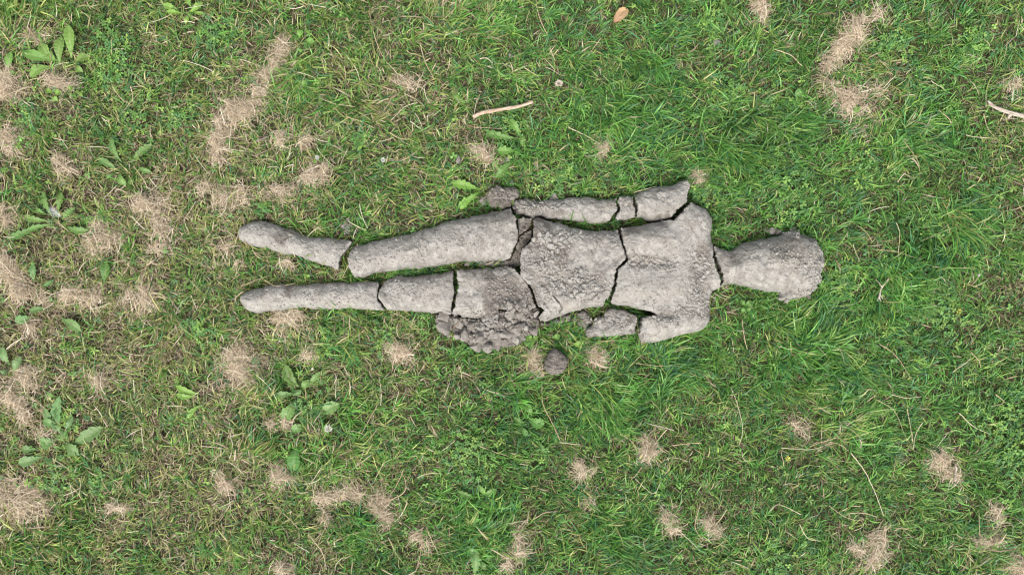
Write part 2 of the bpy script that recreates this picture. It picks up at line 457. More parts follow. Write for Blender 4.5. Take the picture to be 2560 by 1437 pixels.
def piece(name, label, secs, H, R, rim=0.008, zb=0.0, damp=0.0, rough=1.0, seed=0, s=0.0019, cat='clay fragment', prof=2.5,
          group='broken pieces of the clay figure', lump=0.0, slope=None, gouge=60):
    O, typ = resample(secs)
    if ((O[:, 0] * np.roll(O[:, 1], -1) - np.roll(O[:, 0], -1) * O[:, 1]).sum()) < 0:
        O = O[::-1].copy(); typ = np.roll(typ[::-1], -1)
    # smooth the corners of the moulded sides
    Os = O.copy()
    for _ in range(3):
        Os = (np.roll(Os, 1, 0) + Os * 2 + np.roll(Os, -1, 0)) / 4
    rb = (typ == 'r')
    O = np.where(rb[:, None], Os, O * .5 + Os * .5)
    T = np.roll(O, -1, 0) - np.roll(O, 1, 0)
    N = np.stack([T[:, 1], -T[:, 0]], -1); N /= np.linalg.norm(N, axis=1, keepdims=True) + 1e-9
    amp = np.where(rb, 0.0028 * rough, 0.0027)
    frq = np.where(rb, 70, 150)
    O = O + N * (amp * fbm(O[:, 0] * frq, O[:, 1] * frq, oct=3, seed=seed + 5))[:, None]
    n = len(O)
    lo, hi = O.min(0), O.max(0)
    gx, gy = np.meshgrid(np.arange(lo[0], hi[0], s), np.arange(lo[1], hi[1], s * .87))
    gx = gx + (np.arange(gx.shape[0]) % 2)[:, None] * s / 2
    G = np.stack([gx.ravel(), gy.ravel()], -1) + rng.uniform(-.22, .22, (gx.size, 2)) * s
    G = G[inside(G, O)]
    A, B = O, np.roll(O, -1, 0)
    dall = segdist(G, A, B)
    G = G[dall > 0.45 * s]
    allp = np.concatenate([O, G])
    res = delaunay_2d_cdt([Vector(p) for p in allp], [], [list(range(n))], 1, 1e-7)
    vv = np.array([(v.x, v.y) for v in res[0]])
    tri = np.array([f for f in res[2] if len(f) == 3], int)
    # map outline
    orig = res[3]
    idx = {}
    for i, o_ in enumerate(orig):
        for q in o_:
            if q < n: idx[q] = i
    ring = [idx[q] for q in range(n) if q in idx]
    rt = [bool(rb[q]) for q in range(n) if q in idx]
    segr = rb
    dr = segdist(vv, A[segr], B[segr]); db = segdist(vv, A[~segr], B[~segr])
    x, y = vv[:, 0], vv[:, 1]
    Hh = np.full(len(vv), H)
    if slope:
        (xa, fa), (xb, fb_) = slope
        Xa, Xb = P(xa, 0, HE)[0], P(xb, 0, HE)[0]
        Hh = H * (fa + (fb_ - fa) * np.clip((x - Xa) / (Xb - Xa), 0, 1))
    r = np.clip(dr / R, 0, 1)
    z = rim + (Hh - rim) * (1 - (1 - r) ** prof) ** (1 / prof)
    env = np.clip(np.minimum(dr, db) / 0.012, 0, 1)
    for bx, by, rx, ry, mm in BUMPS:
        cx, cy = P(bx, by, HE)
        z = z + mm * .001 * np.exp(-(((x - cx) / (rx * U)) ** 2 + ((y - cy) / (ry * U)) ** 2)) * env
    z = z + rough * (0.0044 * fbm(x * 18, y * 18, oct=3, seed=seed + 20) + 0.0023 * fbm(x * 65, y * 65, oct=4, seed=seed + 30, gain=.6))
    if lump:
        q = np.abs(fbm(x * 34, y * 34, oct=4, seed=seed + 44, gain=.6))
        st = np.floor(fbm(x * 48, y * 48, oct=2, seed=seed + 46) * 3) / 3
        z = z + lump * (.45 - q + .5 * st)
    for bx, by, rx, ry, mm in ROUGH:
        cx, cy = P(bx, by, HE)
        g = np.exp(-(((x - cx) / (rx * U)) ** 2 + ((y - cy) / (ry * U)) ** 2) ** 2)
        z = z + g * mm * .001 * (fbm(x * 60, y * 60, oct=4, seed=71, gain=.65) - .3 + .6 * np.floor(fbm(x * 45, y * 45, oct=2, seed=73) * 2.5) / 2.5)
    # scabby plates: little terraces where the skin of the clay has flaked
    tt = fbm(x * 55, y * 55, oct=3, seed=seed + 50)
    z = z - 0.0018 * rough * (1 / (1 + np.exp(-(tt - .35) * 40)))
    z = z - 0.004 * np.exp(-db / 0.0022)
    for ps, w, d in CRACKS:
        q = np.array([P(a, b, HE) for a, b in ps])
        if q[:, 0].min() > hi[0] or q[:, 0].max() < lo[0] or q[:, 1].min() > hi[1] or q[:, 1].max() < lo[1]:
            continue
        jit = 0.0012 * noise(x * 300, y * 300, seed=3)
        dd = segdist(vv, q[:-1], q[1:]) + jit
        z = z - d * .001 * np.exp(-(np.maximum(dd, 0) / (w * .001)) ** 2)
    # random nicks from the fingers that shaped it
    for _ in range(gouge):
        k = rng.integers(len(vv)); a = rng.uniform(0, 6.28); L = rng.uniform(.003, .012)
        c = vv[k]; m1 = c + L * np.array([math.cos(a), math.sin(a)]); m2 = m1 + L * .6 * np.array([math.cos(a + 1), math.sin(a + 1)])
        near = (np.abs(x - c[0]) < .03) & (np.abs(y - c[1]) < .03)
        q = np.array([c, m1, m2])
        z[near] -= rng.uniform(.001, .003) * np.exp(-(segdist(vv[near], q[:-1], q[1:]) / .0011) ** 2)
    z = np.maximum(z, 0.004) + zb
    # walls
    rows = 6
    cen = vv.mean(0)
    V = [np.column_stack([vv, z])]
    rg = np.array(ring); rgt = np.array(rt)
    Nn = np.stack([np.roll(vv[rg], -1, 0)[:, 1] - np.roll(vv[rg], 1, 0)[:, 1], -(np.roll(vv[rg], -1, 0)[:, 0] - np.roll(vv[rg], 1, 0)[:, 0])], -1)
    Nn /= np.linalg.norm(Nn, axis=1, keepdims=True) + 1e-9
    zt = z[rg]; off = len(vv); last = rg; F4 = []
    for k in range(1, rows + 1):
        f = k / rows
        zz = zt * (1 - f) + (zb - 0.012) * f
        ins = np.where(rgt, -0.006 * math.sin(f * 1.4) ** 2, -0.0035 * f)
        w = 0.0022 * fbm(vv[rg][:, 0] * 130, vv[rg][:, 1] * 130, zz * 130, oct=3, seed=seed + 9)
        q = vv[rg] + Nn * (ins + w * np.where(rgt, .4, 1.0))[:, None]
        V.append(np.column_stack([q, zz]))
        cur = off + np.arange(len(rg)); off += len(rg)
        F4.append((last, cur)); last = cur
    V = np.concatenate(V)
    faces = [tuple(t) for t in tri]
    for a_, b_ in F4:
        a2, b2 = np.roll(a_, -1), np.roll(b_, -1)
        faces += [(int(p), int(q), int(r_), int(t_)) for p, q, r_, t_ in zip(a_, b_, b2, a2)]
    faces.append(tuple(int(i) for i in last[::-1]))
    dk_tone = np.full(len(V), damp + .10 + .12 * math.sin(seed * 2.7), float)
    wx = V[:, 0] + .020 * fbm(V[:, 0] * 25, V[:, 1] * 25, oct=3, seed=81)
    wy = V[:, 1] + .020 * fbm(V[:, 0] * 25, V[:, 1] * 25, oct=3, seed=85)
    for bx, by, rx, ry, am in ZONES_DAMP_SHADE:
        cx, cy = P(bx, by, HE)
        e = ((wx - cx) / (rx * U)) ** 2 + ((wy - cy) / (ry * U)) ** 2
        dk_tone = np.maximum(dk_tone, am * np.clip(1.35 - e * .75, 0, 1))
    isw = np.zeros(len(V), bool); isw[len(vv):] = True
    dk_tone[isw] = np.maximum(dk_tone[isw], .6)  # side walls take at least this much of the darker clay tone
    c3 = np.array([cen[0], cen[1], 0])
    me = bpy.data.meshes.new(name)
    me.from_pydata((V - c3).tolist(), [], faces)
    at = me.attributes.new('damp', 'FLOAT', 'POINT'); at.data.foreach_set('value', dk_tone.astype(np.float32))
    me.polygons.foreach_set('use_smooth', np.ones(len(me.polygons), bool))
    me.update(); me.materials.append(M_clay)
    if cat == 'clay fragment' and name != 'clay_chip':
        o = link(name, me, parent=figure, loc=tuple(c3 - np.array(figure.location)))
        o['label'] = label
    else:
        o = link(name, me, loc=tuple(c3))
        tag(o, label, cat, 'crumbled clay around the figure')
    SURF.append((name, O, np.column_stack([vv, z])))
    return o


piece('foot', 'upper clay foot and ankle broken off the longer upper leg', [
    ('r', [(590, 585), (596, 567), (616, 557), (633, 551), (656, 552), (680, 558), (703, 568), (725, 571), (751, 585), (774, 592), (812, 592), (845, 597), (866, 599)]),
    ('b', [(881, 605), (872, 620), (861, 634), (852, 645), (849, 665), (847, 675)]),
    ('r', [(827, 668), (794, 658), (760, 647), (729, 636), (711, 638), (694, 632), (667, 622), (633, 616), (609, 609), (593, 598)])],
    0.050, 0.040, seed=1, rough=.8, prof=2.1)
piece('foot', 'lower clay foot and shin in one long smooth piece', [
    ('r', [(596, 747), (600, 736), (613, 727), (638, 720), (658, 718), (665, 713), (702, 709), (729, 714), (765, 711), (805, 707), (849, 706), (883, 706), (916, 703), (940, 704)]),
    ('b', [(949, 706), (945, 725), (945, 747), (954, 757), (963, 774)]),
    ('r', [(927, 776), (877, 772), (823, 774), (783, 773), (751, 768), (731, 772), (702, 777), (667, 778), (649, 782), (636, 784), (616, 776), (600, 760)])],
    0.052, 0.040, seed=2, rough=.8, prof=2.1)
piece('knee', 'short clay knee section between the shin and the crumbling lower thigh', [
    ('r', [(956, 705), (971, 696), (994, 688), (1021, 691), (1055, 689), (1088, 682), (1100, 684), (1110, 679), (1127, 675)]),
    ('b', [(1135, 678), (1134, 706), (1137, 731), (1132, 756), (1130, 770), (1130, 785)]),
    ('r', [(1105, 783), (1072, 783), (1038, 781), (1005, 777), (975, 777)]),
    ('b', [(967, 772), (959, 757), (950, 745), (951, 723)])],
    0.060, 0.048, seed=3, rough=.8, prof=2.1)
piece('thigh', 'lower clay thigh with dark crumbly hip beside the rubble heap', [
    ('b', [(1143, 677), (1145, 700), (1149, 714), (1144, 731), (1141, 751), (1139, 767), (1132, 779), (1131, 786)][::-1]),
    ('r', [(1166, 674), (1208, 670), (1244, 668), (1269, 665)]),
    ('b', [(1280, 667), (1294, 681), (1306, 692), (1316, 710), (1326, 724), (1334, 754), (1340, 766), (1320, 776), (1290, 776), (1247, 772), (1232, 788)]),
    ('r', [(1205, 794), (1186, 795), (1161, 794), (1145, 790)])],
    0.062, 0.050, seed=4, rough=1.2)
piece('thigh', 'upper clay thigh and knee, the longest unbroken leg piece', [
    ('r', [(882, 613), (902, 610), (927, 603), (968, 595), (1016, 584), (1060, 571), (1091, 563), (1100, 557), (1122, 550), (1155, 546), (1188, 539), (1216, 532), (1244, 526), (1270, 521)]),
    ('b', [(1278, 521), (1280, 536), (1290, 545), (1292, 567), (1296, 592), (1289, 614), (1280, 631), (1278, 647)]),
    ('r', [(1250, 652), (1194, 655), (1155, 653), (1127, 659), (1088, 667), (1055, 671), (1016, 673), (980, 678), (935, 682), (910, 692), (892, 693)]),
    ('b', [(885, 693), (881, 681), (875, 667), (875, 634), (881, 622)])],
    0.078, 0.064, seed=5, rough=.85, prof=2.1, slope=((880, .78), (1290, 1.05)))
piece('forearm', 'thin clay forearm ending in a crumbling wrist beside the hip', [
    ('r', [(1281, 504), (1285, 498), (1308, 495), (1335, 497), (1357, 499), (1374, 498), (1403, 496), (1429, 491), (1472, 490), (1482, 493), (1501, 498), (1535, 495)]),
    ('b', [(1542, 495), (1538, 510), (1543, 518), (1541, 528), (1529, 539), (1525, 552)]),
    ('r', [(1509, 558), (1482, 559), (1452, 555), (1423, 549), (1398, 547), (1365, 546), (1353, 540), (1331, 543), (1320, 542), (1304, 537), (1289, 537), (1281, 522)])],
    0.048, 0.036, seed=6, rough=1.1, prof=2.1)
piece('elbow', 'smallest arm block, a short clay elbow between two cracks', [
    ('b', [(1546, 492), (1544, 509), (1549, 518), (1547, 530), (1539, 540), (1537, 546), (1542, 552)][::-1]),
    ('r', [(1560, 489), (1579, 488)]),
    ('b', [(1584, 491), (1581, 512), (1587, 524), (1587, 543)]),
    ('r', [(1575, 548), (1561, 550)])],
    0.048, 0.034, seed=7)
piece('upper_arm', 'clay upper arm with a jagged top end beside the rounded shoulder', [
    ('r', [(1588, 484), (1607, 477), (1629, 468), (1653, 464), (1671, 462), (1684, 462), (1698, 454)]),
    ('b', [(1716, 453), (1722, 472), (1713, 488), (1714, 504), (1702, 517), (1688, 527), (1679, 541), (1669, 547)]),
    ('r', [(1653, 551), (1629, 553), (1613, 551), (1610, 545), (1596, 544)]),
    ('b', [(1592, 543), (1592, 527), (1589, 511), (1586, 497)])],
    0.060, 0.048, seed=8, rough=.9, prof=2.1)
piece('chest', 'broad clay chest with shoulders, the largest piece, next to the neck', [
    ('b', [(1549, 572)]),
    ('r', [(1566, 568), (1597, 563), (1625, 557), (1651, 553)]),
    ('b', [(1677, 552), (1690, 544), (1702, 529), (1715, 516), (1722, 509)]),
    ('r', [(1736, 510), (1754, 517), (1770, 529), (1780, 545), (1781, 561), (1778, 583), (1779, 605)]),
    ('b', [(1778, 614), (1773, 626), (1774, 648), (1780, 672), (1788, 690), (1792, 704), (1794, 716)]),
    ('r', [(1781, 728), (1775, 746), (1775, 779), (1773, 805), (1767, 816), (1754, 826), (1734, 832), (1705, 838), (1676, 846), (1652, 853), (1629, 858), (1606, 859)]),
    ('b', [(1598, 846), (1594, 834), (1596, 820), (1599, 805), (1602, 792), (1618, 788), (1636, 786), (1622, 777), (1600, 772)]),
    ('r', [(1578, 768), (1562, 765), (1545, 765), (1530, 762)]),
    ('b', [(1526, 756), (1527, 742), (1536, 716), (1538, 692), (1543, 672), (1567, 650), (1562, 635), (1556, 614), (1551, 593)])],
    0.080, 0.060, seed=9, rough=0.75, gouge=140)
piece('belly', 'wide clay belly covered with loose crumbs between chest and thighs', [
    ('b', [(1542, 577), (1546, 596), (1551, 617), (1557, 633), (1562, 648), (1539, 668), (1533, 684), (1531, 707), (1526, 721), (1521, 740), (1511, 748), (1508, 759)]),
    ('r', [(1509, 766), (1474, 769), (1441, 778), (1412, 787), (1375, 802), (1352, 804)]),
    ('b', [(1345, 795), (1360, 774), (1345, 765), (1338, 749), (1331, 721), (1319, 708), (1303, 692), (1301, 669), (1300, 645), (1305, 626), (1316, 616), (1328, 604), (1332, 590), (1335, 566), (1334, 550)]),
    ('r', [(1341, 542), (1357, 544), (1374, 552), (1394, 554), (1411, 561), (1433, 569), (1456, 574), (1481, 576), (1511, 575), (1535, 576)])],
    0.074, 0.058, seed=10, rough=1.2, gouge=100)
piece('head', 'egg-shaped clay head with a worn face and short neck', [
    ('b', [(1784, 617), (1785, 632), (1788, 645), (1794, 665), (1802, 685), (1807, 705), (1803, 717)][::-1]),
    ('r', [(1797, 616), (1815, 623), (1827, 626), (1835, 624), (1850, 612), (1870, 606), (1893, 601), (1920, 594), (1944, 589), (1957, 587), (1960, 580), (1975, 577), (1982, 571), (1995, 572), (1999, 583), (2020, 589), (2040, 597), (2049, 612), (2057, 625), (2060, 640), (2062, 657), (2058, 674), (2055, 690), (2051, 705), (2037, 725), (2024, 740), (2005, 747), (1990, 749), (1960, 753), (1948, 748), (1952, 738), (1947, 732), (1930, 730), (1907, 725), (1880, 720), (1853, 714), (1840, 710), (1823, 710), (1811, 717)])],
    0.100, 0.082, seed=12, rough=1.1, gouge=90, slope=((1790, .62), (1900, 1.0)), prof=2.0)
piece('arm_stump', 'short clay arm stump lying below the belly, left of the lower shoulder', [
    ('r', [(1461, 836), (1467, 823), (1483, 806), (1488, 793), (1507, 788), (1514, 776), (1531, 770), (1559, 774), (1576, 782)]),
    ('b', [(1588, 788), (1593, 798), (1589, 820), (1587, 832)]),
    ('r', [(1564, 837), (1540, 840), (1516, 845), (1493, 842), (1469, 844)])],
    0.042, 0.034, seed=13, rough=1.5, damp=.2)
piece('hand', 'lumpy damp clay hand crumbled beside the wrist', [
    ('r', [(1211, 494), (1211, 483), (1224, 471), (1238, 462), (1253, 461), (1261, 466), (1269, 463), (1285, 465), (1298, 475), (1300, 488), (1294, 495), (1284, 498), (1279, 506), (1277, 518), (1253, 520), (1238, 518), (1222, 512), (1214, 504)])],
    0.034, 0.030, seed=14, rough=1.8, damp=.75, lump=.006)
piece('clay_chip', 'small wedge of clay jammed between upper thigh and belly', [
    ('b', [(1295, 548), (1306, 543), (1326, 549), (1326, 564), (1314, 577), (1298, 588), (1296, 570)])],
    0.052, 0.02, seed=15, rough=1.6, damp=.4)
piece('clay_chip', 'dark sunken clay lump deep in the gap left of the belly', [
    ('b', [(1300, 592), (1318, 578), (1330, 575), (1327, 600), (1305, 622), (1299, 645), (1299, 662), (1286, 668), (1262, 660), (1282, 642)])],
    0.026, 0.02, seed=16, rough=2.2, damp=1, lump=.008)
piece('clay_chip', 'upright clay flap hanging over the rubble heap from the lower thigh', [
    ('b', [(1203, 796), (1210, 776), (1246, 772), (1247, 800), (1243, 813), (1230, 818), (1214, 811)])],
    0.056, 0.02, seed=17, rough=1.4, damp=.1)
piece('clay_chip', 'flat pale clay chip on top of the rubble heap', [
    ('b', [(1186, 808), (1200, 801), (1212, 812), (1224, 820), (1206, 829), (1190, 824)])],
    0.046, 0.02, seed=18, rough=1.4, damp=.0)
piece('clay_chip', 'long damp clay lump tucked under the lower edge of the belly', [
    ('r', [(1352, 806), (1376, 805), (1412, 789), (1426, 787), (1429, 804), (1400, 811), (1370, 816), (1352, 815)])],
    0.022, 0.016, seed=19, rough=1.8, damp=.5, lump=.004)
piece('clay_chip', 'knobbly damp clay lump between belly edge and arm stump', [
    ('r', [(1442, 780), (1470, 775), (1480, 788), (1482, 804), (1470, 820), (1456, 826), (1446, 812), (1440, 795)])],
    0.030, 0.022, seed=20, rough=2.0, damp=.65, lump=.006)
piece('clay_chip', 'low crusty clay shard against the forehead on the upper side of the head', [
    ('r', [(1915, 570), (1930, 566), (1955, 570), (1960, 578), (1955, 586), (1935, 588), (1920, 580)])],
    0.018, 0.014, seed=21, rough=1.8, damp=.5, lump=.004)
piece('rubble_heap', 'heap of crumbled grey clay spilling below the lower thigh', [
    ('b', [(1089, 785), (1111, 783), (1161, 797), (1190, 799), (1236, 786), (1250, 776), (1292, 780), (1342, 769), (1349, 776), (1343, 794), (1348, 809), (1347, 819), (1331, 837), (1308, 842), (1303, 858), (1293, 864), (1259, 868), (1232, 873), (1214, 877), (1203, 872), (1177, 872), (1172, 859), (1161, 854), (1141, 841), (1127, 823), (1111, 828), (1096, 819), (1089, 807)])],
    0.030, 0.045, seed=22, rough=2.4, damp=.6, lump=.012, cat='rubble', group='crumbled clay around the figure', rim=.012)
piece('clay_clod', 'round dark brown clod lying alone on dry grass below the figure', [
    ('r', [(1357, 913), (1364, 895), (1371, 881), (1384, 871), (1398, 874), (1414, 886), (1420, 899), (1418, 917), (1409, 931), (1393, 938), (1375, 936), (1362, 926)])],
    0.064, 0.034, rim=.02, seed=23, rough=1.5, damp=1.0, lump=.004, cat='clod', group='crumbled clay around the figure')


def surf_z(x, y):
    """height of the clay (or turf) under a point"""
    best = None
    p = np.array([[x, y]])
    for nm, O, Vt in SURF:
        if O[:, 0].min() < x < O[:, 0].max() and O[:, 1].min() < y < O[:, 1].max() and inside(p, O)[0]:
            k = np.argmin((Vt[:, 0] - x) ** 2 + (Vt[:, 1] - y) ** 2)
            z = Vt[k, 2]
            best = z if best is None else max(best, z)
    return best


# ------------------------------------------------------------------ loose clods and crumbs
def clod_mesh(name, sub, seed, mat, amp=.28, flat=.75):
    bm = bmesh.new(); bmesh.ops.create_icosphere(bm, subdivisions=sub, radius=1)
    co = np.array([v.co[:] for v in bm.verts])
    d = 1 + amp * fbm(co[:, 0] * 1.1 + seed * 9, co[:, 1] * 1.1, co[:, 2] * 1.1, oct=2, seed=seed) \
        + amp * .45 * fbm(co[:, 0] * 3.5, co[:, 1] * 3.5, co[:, 2] * 3.5, oct=3, seed=seed + 7)
    co = co * d[:, None]
    # chip a few flat faces
    r = np.random.default_rng(seed)
    for _ in range(13):
        nrm = r.normal(size=3); nrm /= np.linalg.norm(nrm)
        k = co @ nrm; lim = r.uniform(.48, .82)
        co -= np.outer(np.maximum(k - lim, 0), nrm) * .96
    co = co * (1.25 + .10 * noise(co[:, 0] * 6, co[:, 1] * 6, co[:, 2] * 6, seed=seed + 3))[:, None]
    co[:, 2] *= flat
    for v, c in zip(bm.verts, co): v.co = c
    me = bpy.data.meshes.new(name); bm.to_mesh(me); bm.free()
    me.polygons.foreach_set('use_smooth', np.zeros(len(me.polygons), bool))
    me.materials.append(mat)
    return me


CLODS = [clod_mesh('clay_clod', 3, 100 + i, M_clod) for i in range(9)]
PEBS = [clod_mesh('clay_crumb', 2, 200 + i, M_crumb) for i in range(8)]


def put(me, name, px, py, rpx, label, cat, group, sink=.35, h=.03, sz=1.0):
    x, y = P(px, py, h)
    z = surf_z(x, y)
    if z is None: z = float(gz(x, y)) + .006
    o = link(name, me, loc=(x, y, z + rpx * U * sz * (.7 - sink)))
    o.rotation_euler = (random.uniform(-.4, .4), random.uniform(-.4, .4), random.uniform(0, 6.28))
    f = rpx * U
    o.scale = (f * random.uniform(.85, 1.35), f * random.uniform(.7, 1.1), f * sz * random.uniform(.7, 1.1))
    tag(o, label, cat, group)
    return o


G_CL = 'crumbled clay around the figure'
big = [  # x, y, r, label
    (1107, 793, 13, 'pale angular clod at the left end of the rubble heap under the knee'),
    (1108, 814, 17, 'wide dark clod at the lower left corner of the rubble heap'),
    (1120, 841, 7, 'little grey clod just off the left side of the rubble heap in grass'),
    (1190, 867, 13, 'grey clod at the bottom edge of the rubble heap'),
    (1220, 870, 12, 'dark wedge-shaped clod at the lowest tip of the rubble heap'),
    (1243, 852, 15, 'rounded damp clod low in the middle of the rubble heap'),
    (1262, 858, 10, 'smaller clod right of the rounded damp clod in the heap'),
    (1290, 850, 13, 'dark rounded clod at the lower right foot of the heap'),
    (1288, 826, 16, 'large smooth grey clod on the right half of the heap'),
    (1262, 838, 13, 'mid sized clod in the centre of the rubble heap'),
    (1236, 838, 12, 'pale sided clod below the hanging clay flap'),
    (1175, 815, 12, 'crusty clod left of the flat pale chip on the heap'),
    (1150, 812, 14, 'knobbly clod in the upper left of the rubble heap'),
    (1165, 838, 13, 'light grey clod in the lower left of the rubble heap'),
    (1200, 842, 13, 'flat clod below the flat pale chip'),
    (1324, 815, 14, 'crusty pale clod at the right end of the rubble heap'),
    (1335, 828, 10, 'small clod at the right foot of the rubble heap'),
    (1300, 788, 10, 'brown clod near the broken hip edge above the heap'),
    (1326, 783, 9, 'small clod in the hollow between hip and belly corner'),
    (1341, 784, 8, 'dark clod wedged under the belly corner'),
    (1270, 785, 11, 'rounded clod on the upper slope of the heap'),
    (1256, 800, 9, 'small brown clod right of the hanging clay flap'),
    (1207, 500, 8, 'pale clod left of the crumbled hand'),
    (1281, 455, 6, 'small grey clod in grass just above the crumbled hand'),
    (1222, 466, 6, 'tiny clod touching the upper left of the crumbled hand'),
    (1386, 490, 9, 'round dark clod on the upper edge of the forearm'),
    (1271, 395, 9, 'dark clod beside the right end of the bright straw tuft'),
    (1262, 402, 6, 'tiny dark clod next to the clod by the bright straw tuft'),
    (1146, 395, 8, 'half hidden grey clod left of the bright straw tuft'),
    (1800, 98, 8, 'grey clod alone in grass near the top edge of the photo'),
    (1276, 133, 8, 'grey clod in grass above the peeled bark stick'),
    (866, 548, 6, 'grey clod in grass above the gap between foot and thigh'),
    (856, 563, 8, 'larger flat clod in grass above the gap between foot and thigh'),
    (864, 575, 5, 'small clod in grass nearest the upper knee'),
    (1822, 722, 8, 'pale clod beneath the neck on its lower side'),
    (1165, 660, 7, 'dark clod between the two thighs, leftmost of the row'),
    (1268, 657, 8, 'dark clod between the two thighs, beside the belly'),
    (1242, 659, 6, 'grey clod in the middle of the row between the thighs'),
    (1440, 800, 7, 'clod in the grass gap below the belly edge'),
    (1466, 822, 7, 'clod at the left tip of the arm stump'),
    (1593, 828, 6, 'clod in the crack between arm stump and shoulder'),
    (1968, 749, 9, 'rough clod stuck to the lower edge of the head, left of two others'),
    (1998, 747, 8, 'rough clod at the lower right rim of the head'),
    (2024, 738, 7, 'small clod at the far lower right rim of the head'),
    (1986, 573, 7, 'small clod on the upper rim of the head above the brow'),
    (1935, 576, 8, 'flat clod lying in the crust above the head'),
    (1598, 840, 7, 'clod at the bottom of the crack beside the lower shoulder'),
]
for i, (x, y, r, lb) in enumerate(big):
    put(CLODS[i % len(CLODS)], 'clay_clod', x, y, r, lb, 'clod', G_CL, sink=.45, h=.035)

# crumb fields: x0,y0,x1,y1, spread, count, rmin, rmax (pixels), where
FIELDS = [
    (1350, 600, 1410, 610, 19, 44, 3.5, 8.5, 'belly'), (1345, 640, 1400, 690, 24, 80, 2.2, 5, 'belly'), (1400, 600, 1440, 590, 14, 16, 3, 7, 'belly'),
    (1420, 690, 1500, 720, 20, 44, 2.5, 6, 'belly'), (1400, 720, 1500, 745, 14, 30, 3, 8, 'belly'), (1523, 605, 1532, 608, 8, 8, 2, 5.5, 'belly'),
    (1360, 740, 1400, 720, 16, 16, 2.5, 6, 'belly'),
    (1580, 650, 1680, 665, 11, 70, 2, 6, 'chest'), (1735, 640, 1765, 680, 15, 36, 2.5, 7, 'chest'), (1740, 700, 1745, 790, 12, 34, 2, 5, 'chest'),
    (1690, 785, 1770, 765, 10, 22, 2, 5.5, 'chest'), (1640, 790, 1680, 810, 12, 12, 2, 5, 'chest'),
    (1230, 710, 1320, 750, 24, 60, 1.6, 3.6, 'lower thigh'), (1260, 765, 1330, 772, 12, 36, 2.5, 7, 'lower thigh'),
    (1120, 805, 1330, 800, 16, 130, 2.0, 7, 'rubble heap'), (1150, 840, 1300, 845, 14, 130, 2, 9, 'rubble heap'),
    (1240, 810, 1330, 820, 16, 46, 3, 8, 'rubble heap'),
    (1195, 657, 1285, 660, 5, 30, 2.5, 5, 'gap between the thighs'), (1930, 620, 1960, 655, 14, 22, 1.5, 3.5, 'head'), (2000, 640, 2040, 700, 18, 30, 1.5, 5, 'head'), (1975, 745, 2040, 725, 6, 14, 2, 5, 'head'), (1960, 578, 2010, 580, 6, 12, 2, 5, 'head'),
    (1290, 515, 1400, 520, 12, 22, 2, 5, 'forearm'), (860, 560, 858, 572, 9, 12, 1.5, 3.5, 'grass above the knee gap'),
    (1230, 470, 1290, 500, 16, 16, 2, 6, 'crumbled hand'), (1480, 800, 1590, 820, 12, 20, 1.5, 4, 'arm stump'),
    (1085, 700, 1000, 740, 30, 14, 1.5, 3.5, 'knee section'), (950, 640, 1250, 600, 24, 34, 1.3, 3.2, 'upper thigh'), (700, 745, 900, 745, 16, 16, 1.3, 3, 'shin'),
]
fields = []
for f in FIELDS:
    x0, y0, x1, y1, sp, n, r0, r1, wh = f
    for _ in range(n):
        t = random.random()
        r = r0 + (r1 - r0) * random.random() ** 2.2
        qx, qy = x0 + (x1 - x0) * t + random.gauss(0, sp * .6), y0 + (y1 - y0) * t + random.gauss(0, sp * .6)
        if wh == 'rubble heap' and (qy < 797 - max(0, (qx - 1200)) * .25 or 1184 < qx < 1249 and 772 < qy < 830): continue
        fields.append((r, qx, qy, wh))
fields.sort(key=lambda q: -q[0])
NB = sum(1 for f in fields if f[0] > 4.3)
BOX = {}
for f in fields: BOX.setdefault(f[3], []).append(f)
for i, (r, x, y, wh) in enumerate(fields[:NB]):
    size = 'largest' if r > 6.6 else ('big' if r > 5.7 else ('mid-sized' if r > 5 else 'small'))
    q = BOX[wh]; xm = np.array([k[1] for k in q]); ym = np.array([k[2] for k in q])
    hx = ['left', 'middle', 'right'][int(np.searchsorted(np.quantile(xm, [.33, .67]), x))]
    hy = ['upper', 'centre', 'lower'][int(np.searchsorted(np.quantile(ym, [.33, .67]), y))]
    spot = '%s %s part' % (hy, hx)
    me = CLODS[i % 9] if wh in ('rubble heap', 'lower thigh', 'crumbled hand') else PEBS[i % 8]
    put(me, 'clay_crumb', x, y, r, '%s loose clay crumb in the %s of the %s' % (size, spot, ('crumbs on the ' + wh) if 'gap' not in wh and 'grass' not in wh else wh),
        'crumb', 'loose clay crumbs on the %s' % wh, sink=.25, h=.06, sz=.95)


def crumb_dust():
    tiny = list(fields[NB:])
    for f in FIELDS:
        x0, y0, x1, y1, sp, n, r0, r1, wh = f
        for _ in range(n * 4):
            t = random.random()
            tiny.append((random.uniform(.9, 2.9), x0 + (x1 - x0) * t + random.gauss(0, sp * .9), y0 + (y1 - y0) * t + random.gauss(0, sp * .8), wh))
    for nm, O, Vt in SURF:
        k = int(len(Vt) / 130)
        for _ in range(k):
            v = Vt[rng.integers(len(Vt))]
            kk = U * (1 - .06 / CAMH)
            tiny.append((random.uniform(.8, 1.9), v[0] / kk + W0 / 2, H0 / 2 - v[1] / kk, nm))
    base = []
    for s_ in range(5):
        m = clod_mesh('tmp', 1, 300 + s_, M_crumb)
        c = np.zeros(len(m.vertices) * 3); m.vertices.foreach_get('co', c)
        f = np.array([p.vertices[:] for p in m.polygons]); base.append((c.reshape(-1, 3), f)); bpy.data.meshes.remove(m)
    damp_at = ('lower thigh', 'rubble heap', 'crumbled hand', 'gap between the thighs', 'grass above the knee gap', 'rubble_heap', 'clay_clod', 'clay_chip', 'hand')
    for mat_, wet in ((M_crumb, False), (M_clod, True)):
        _dust([q for q in tiny if (q[3] in damp_at and random.random() < .75) == wet], base, mat_, wet)


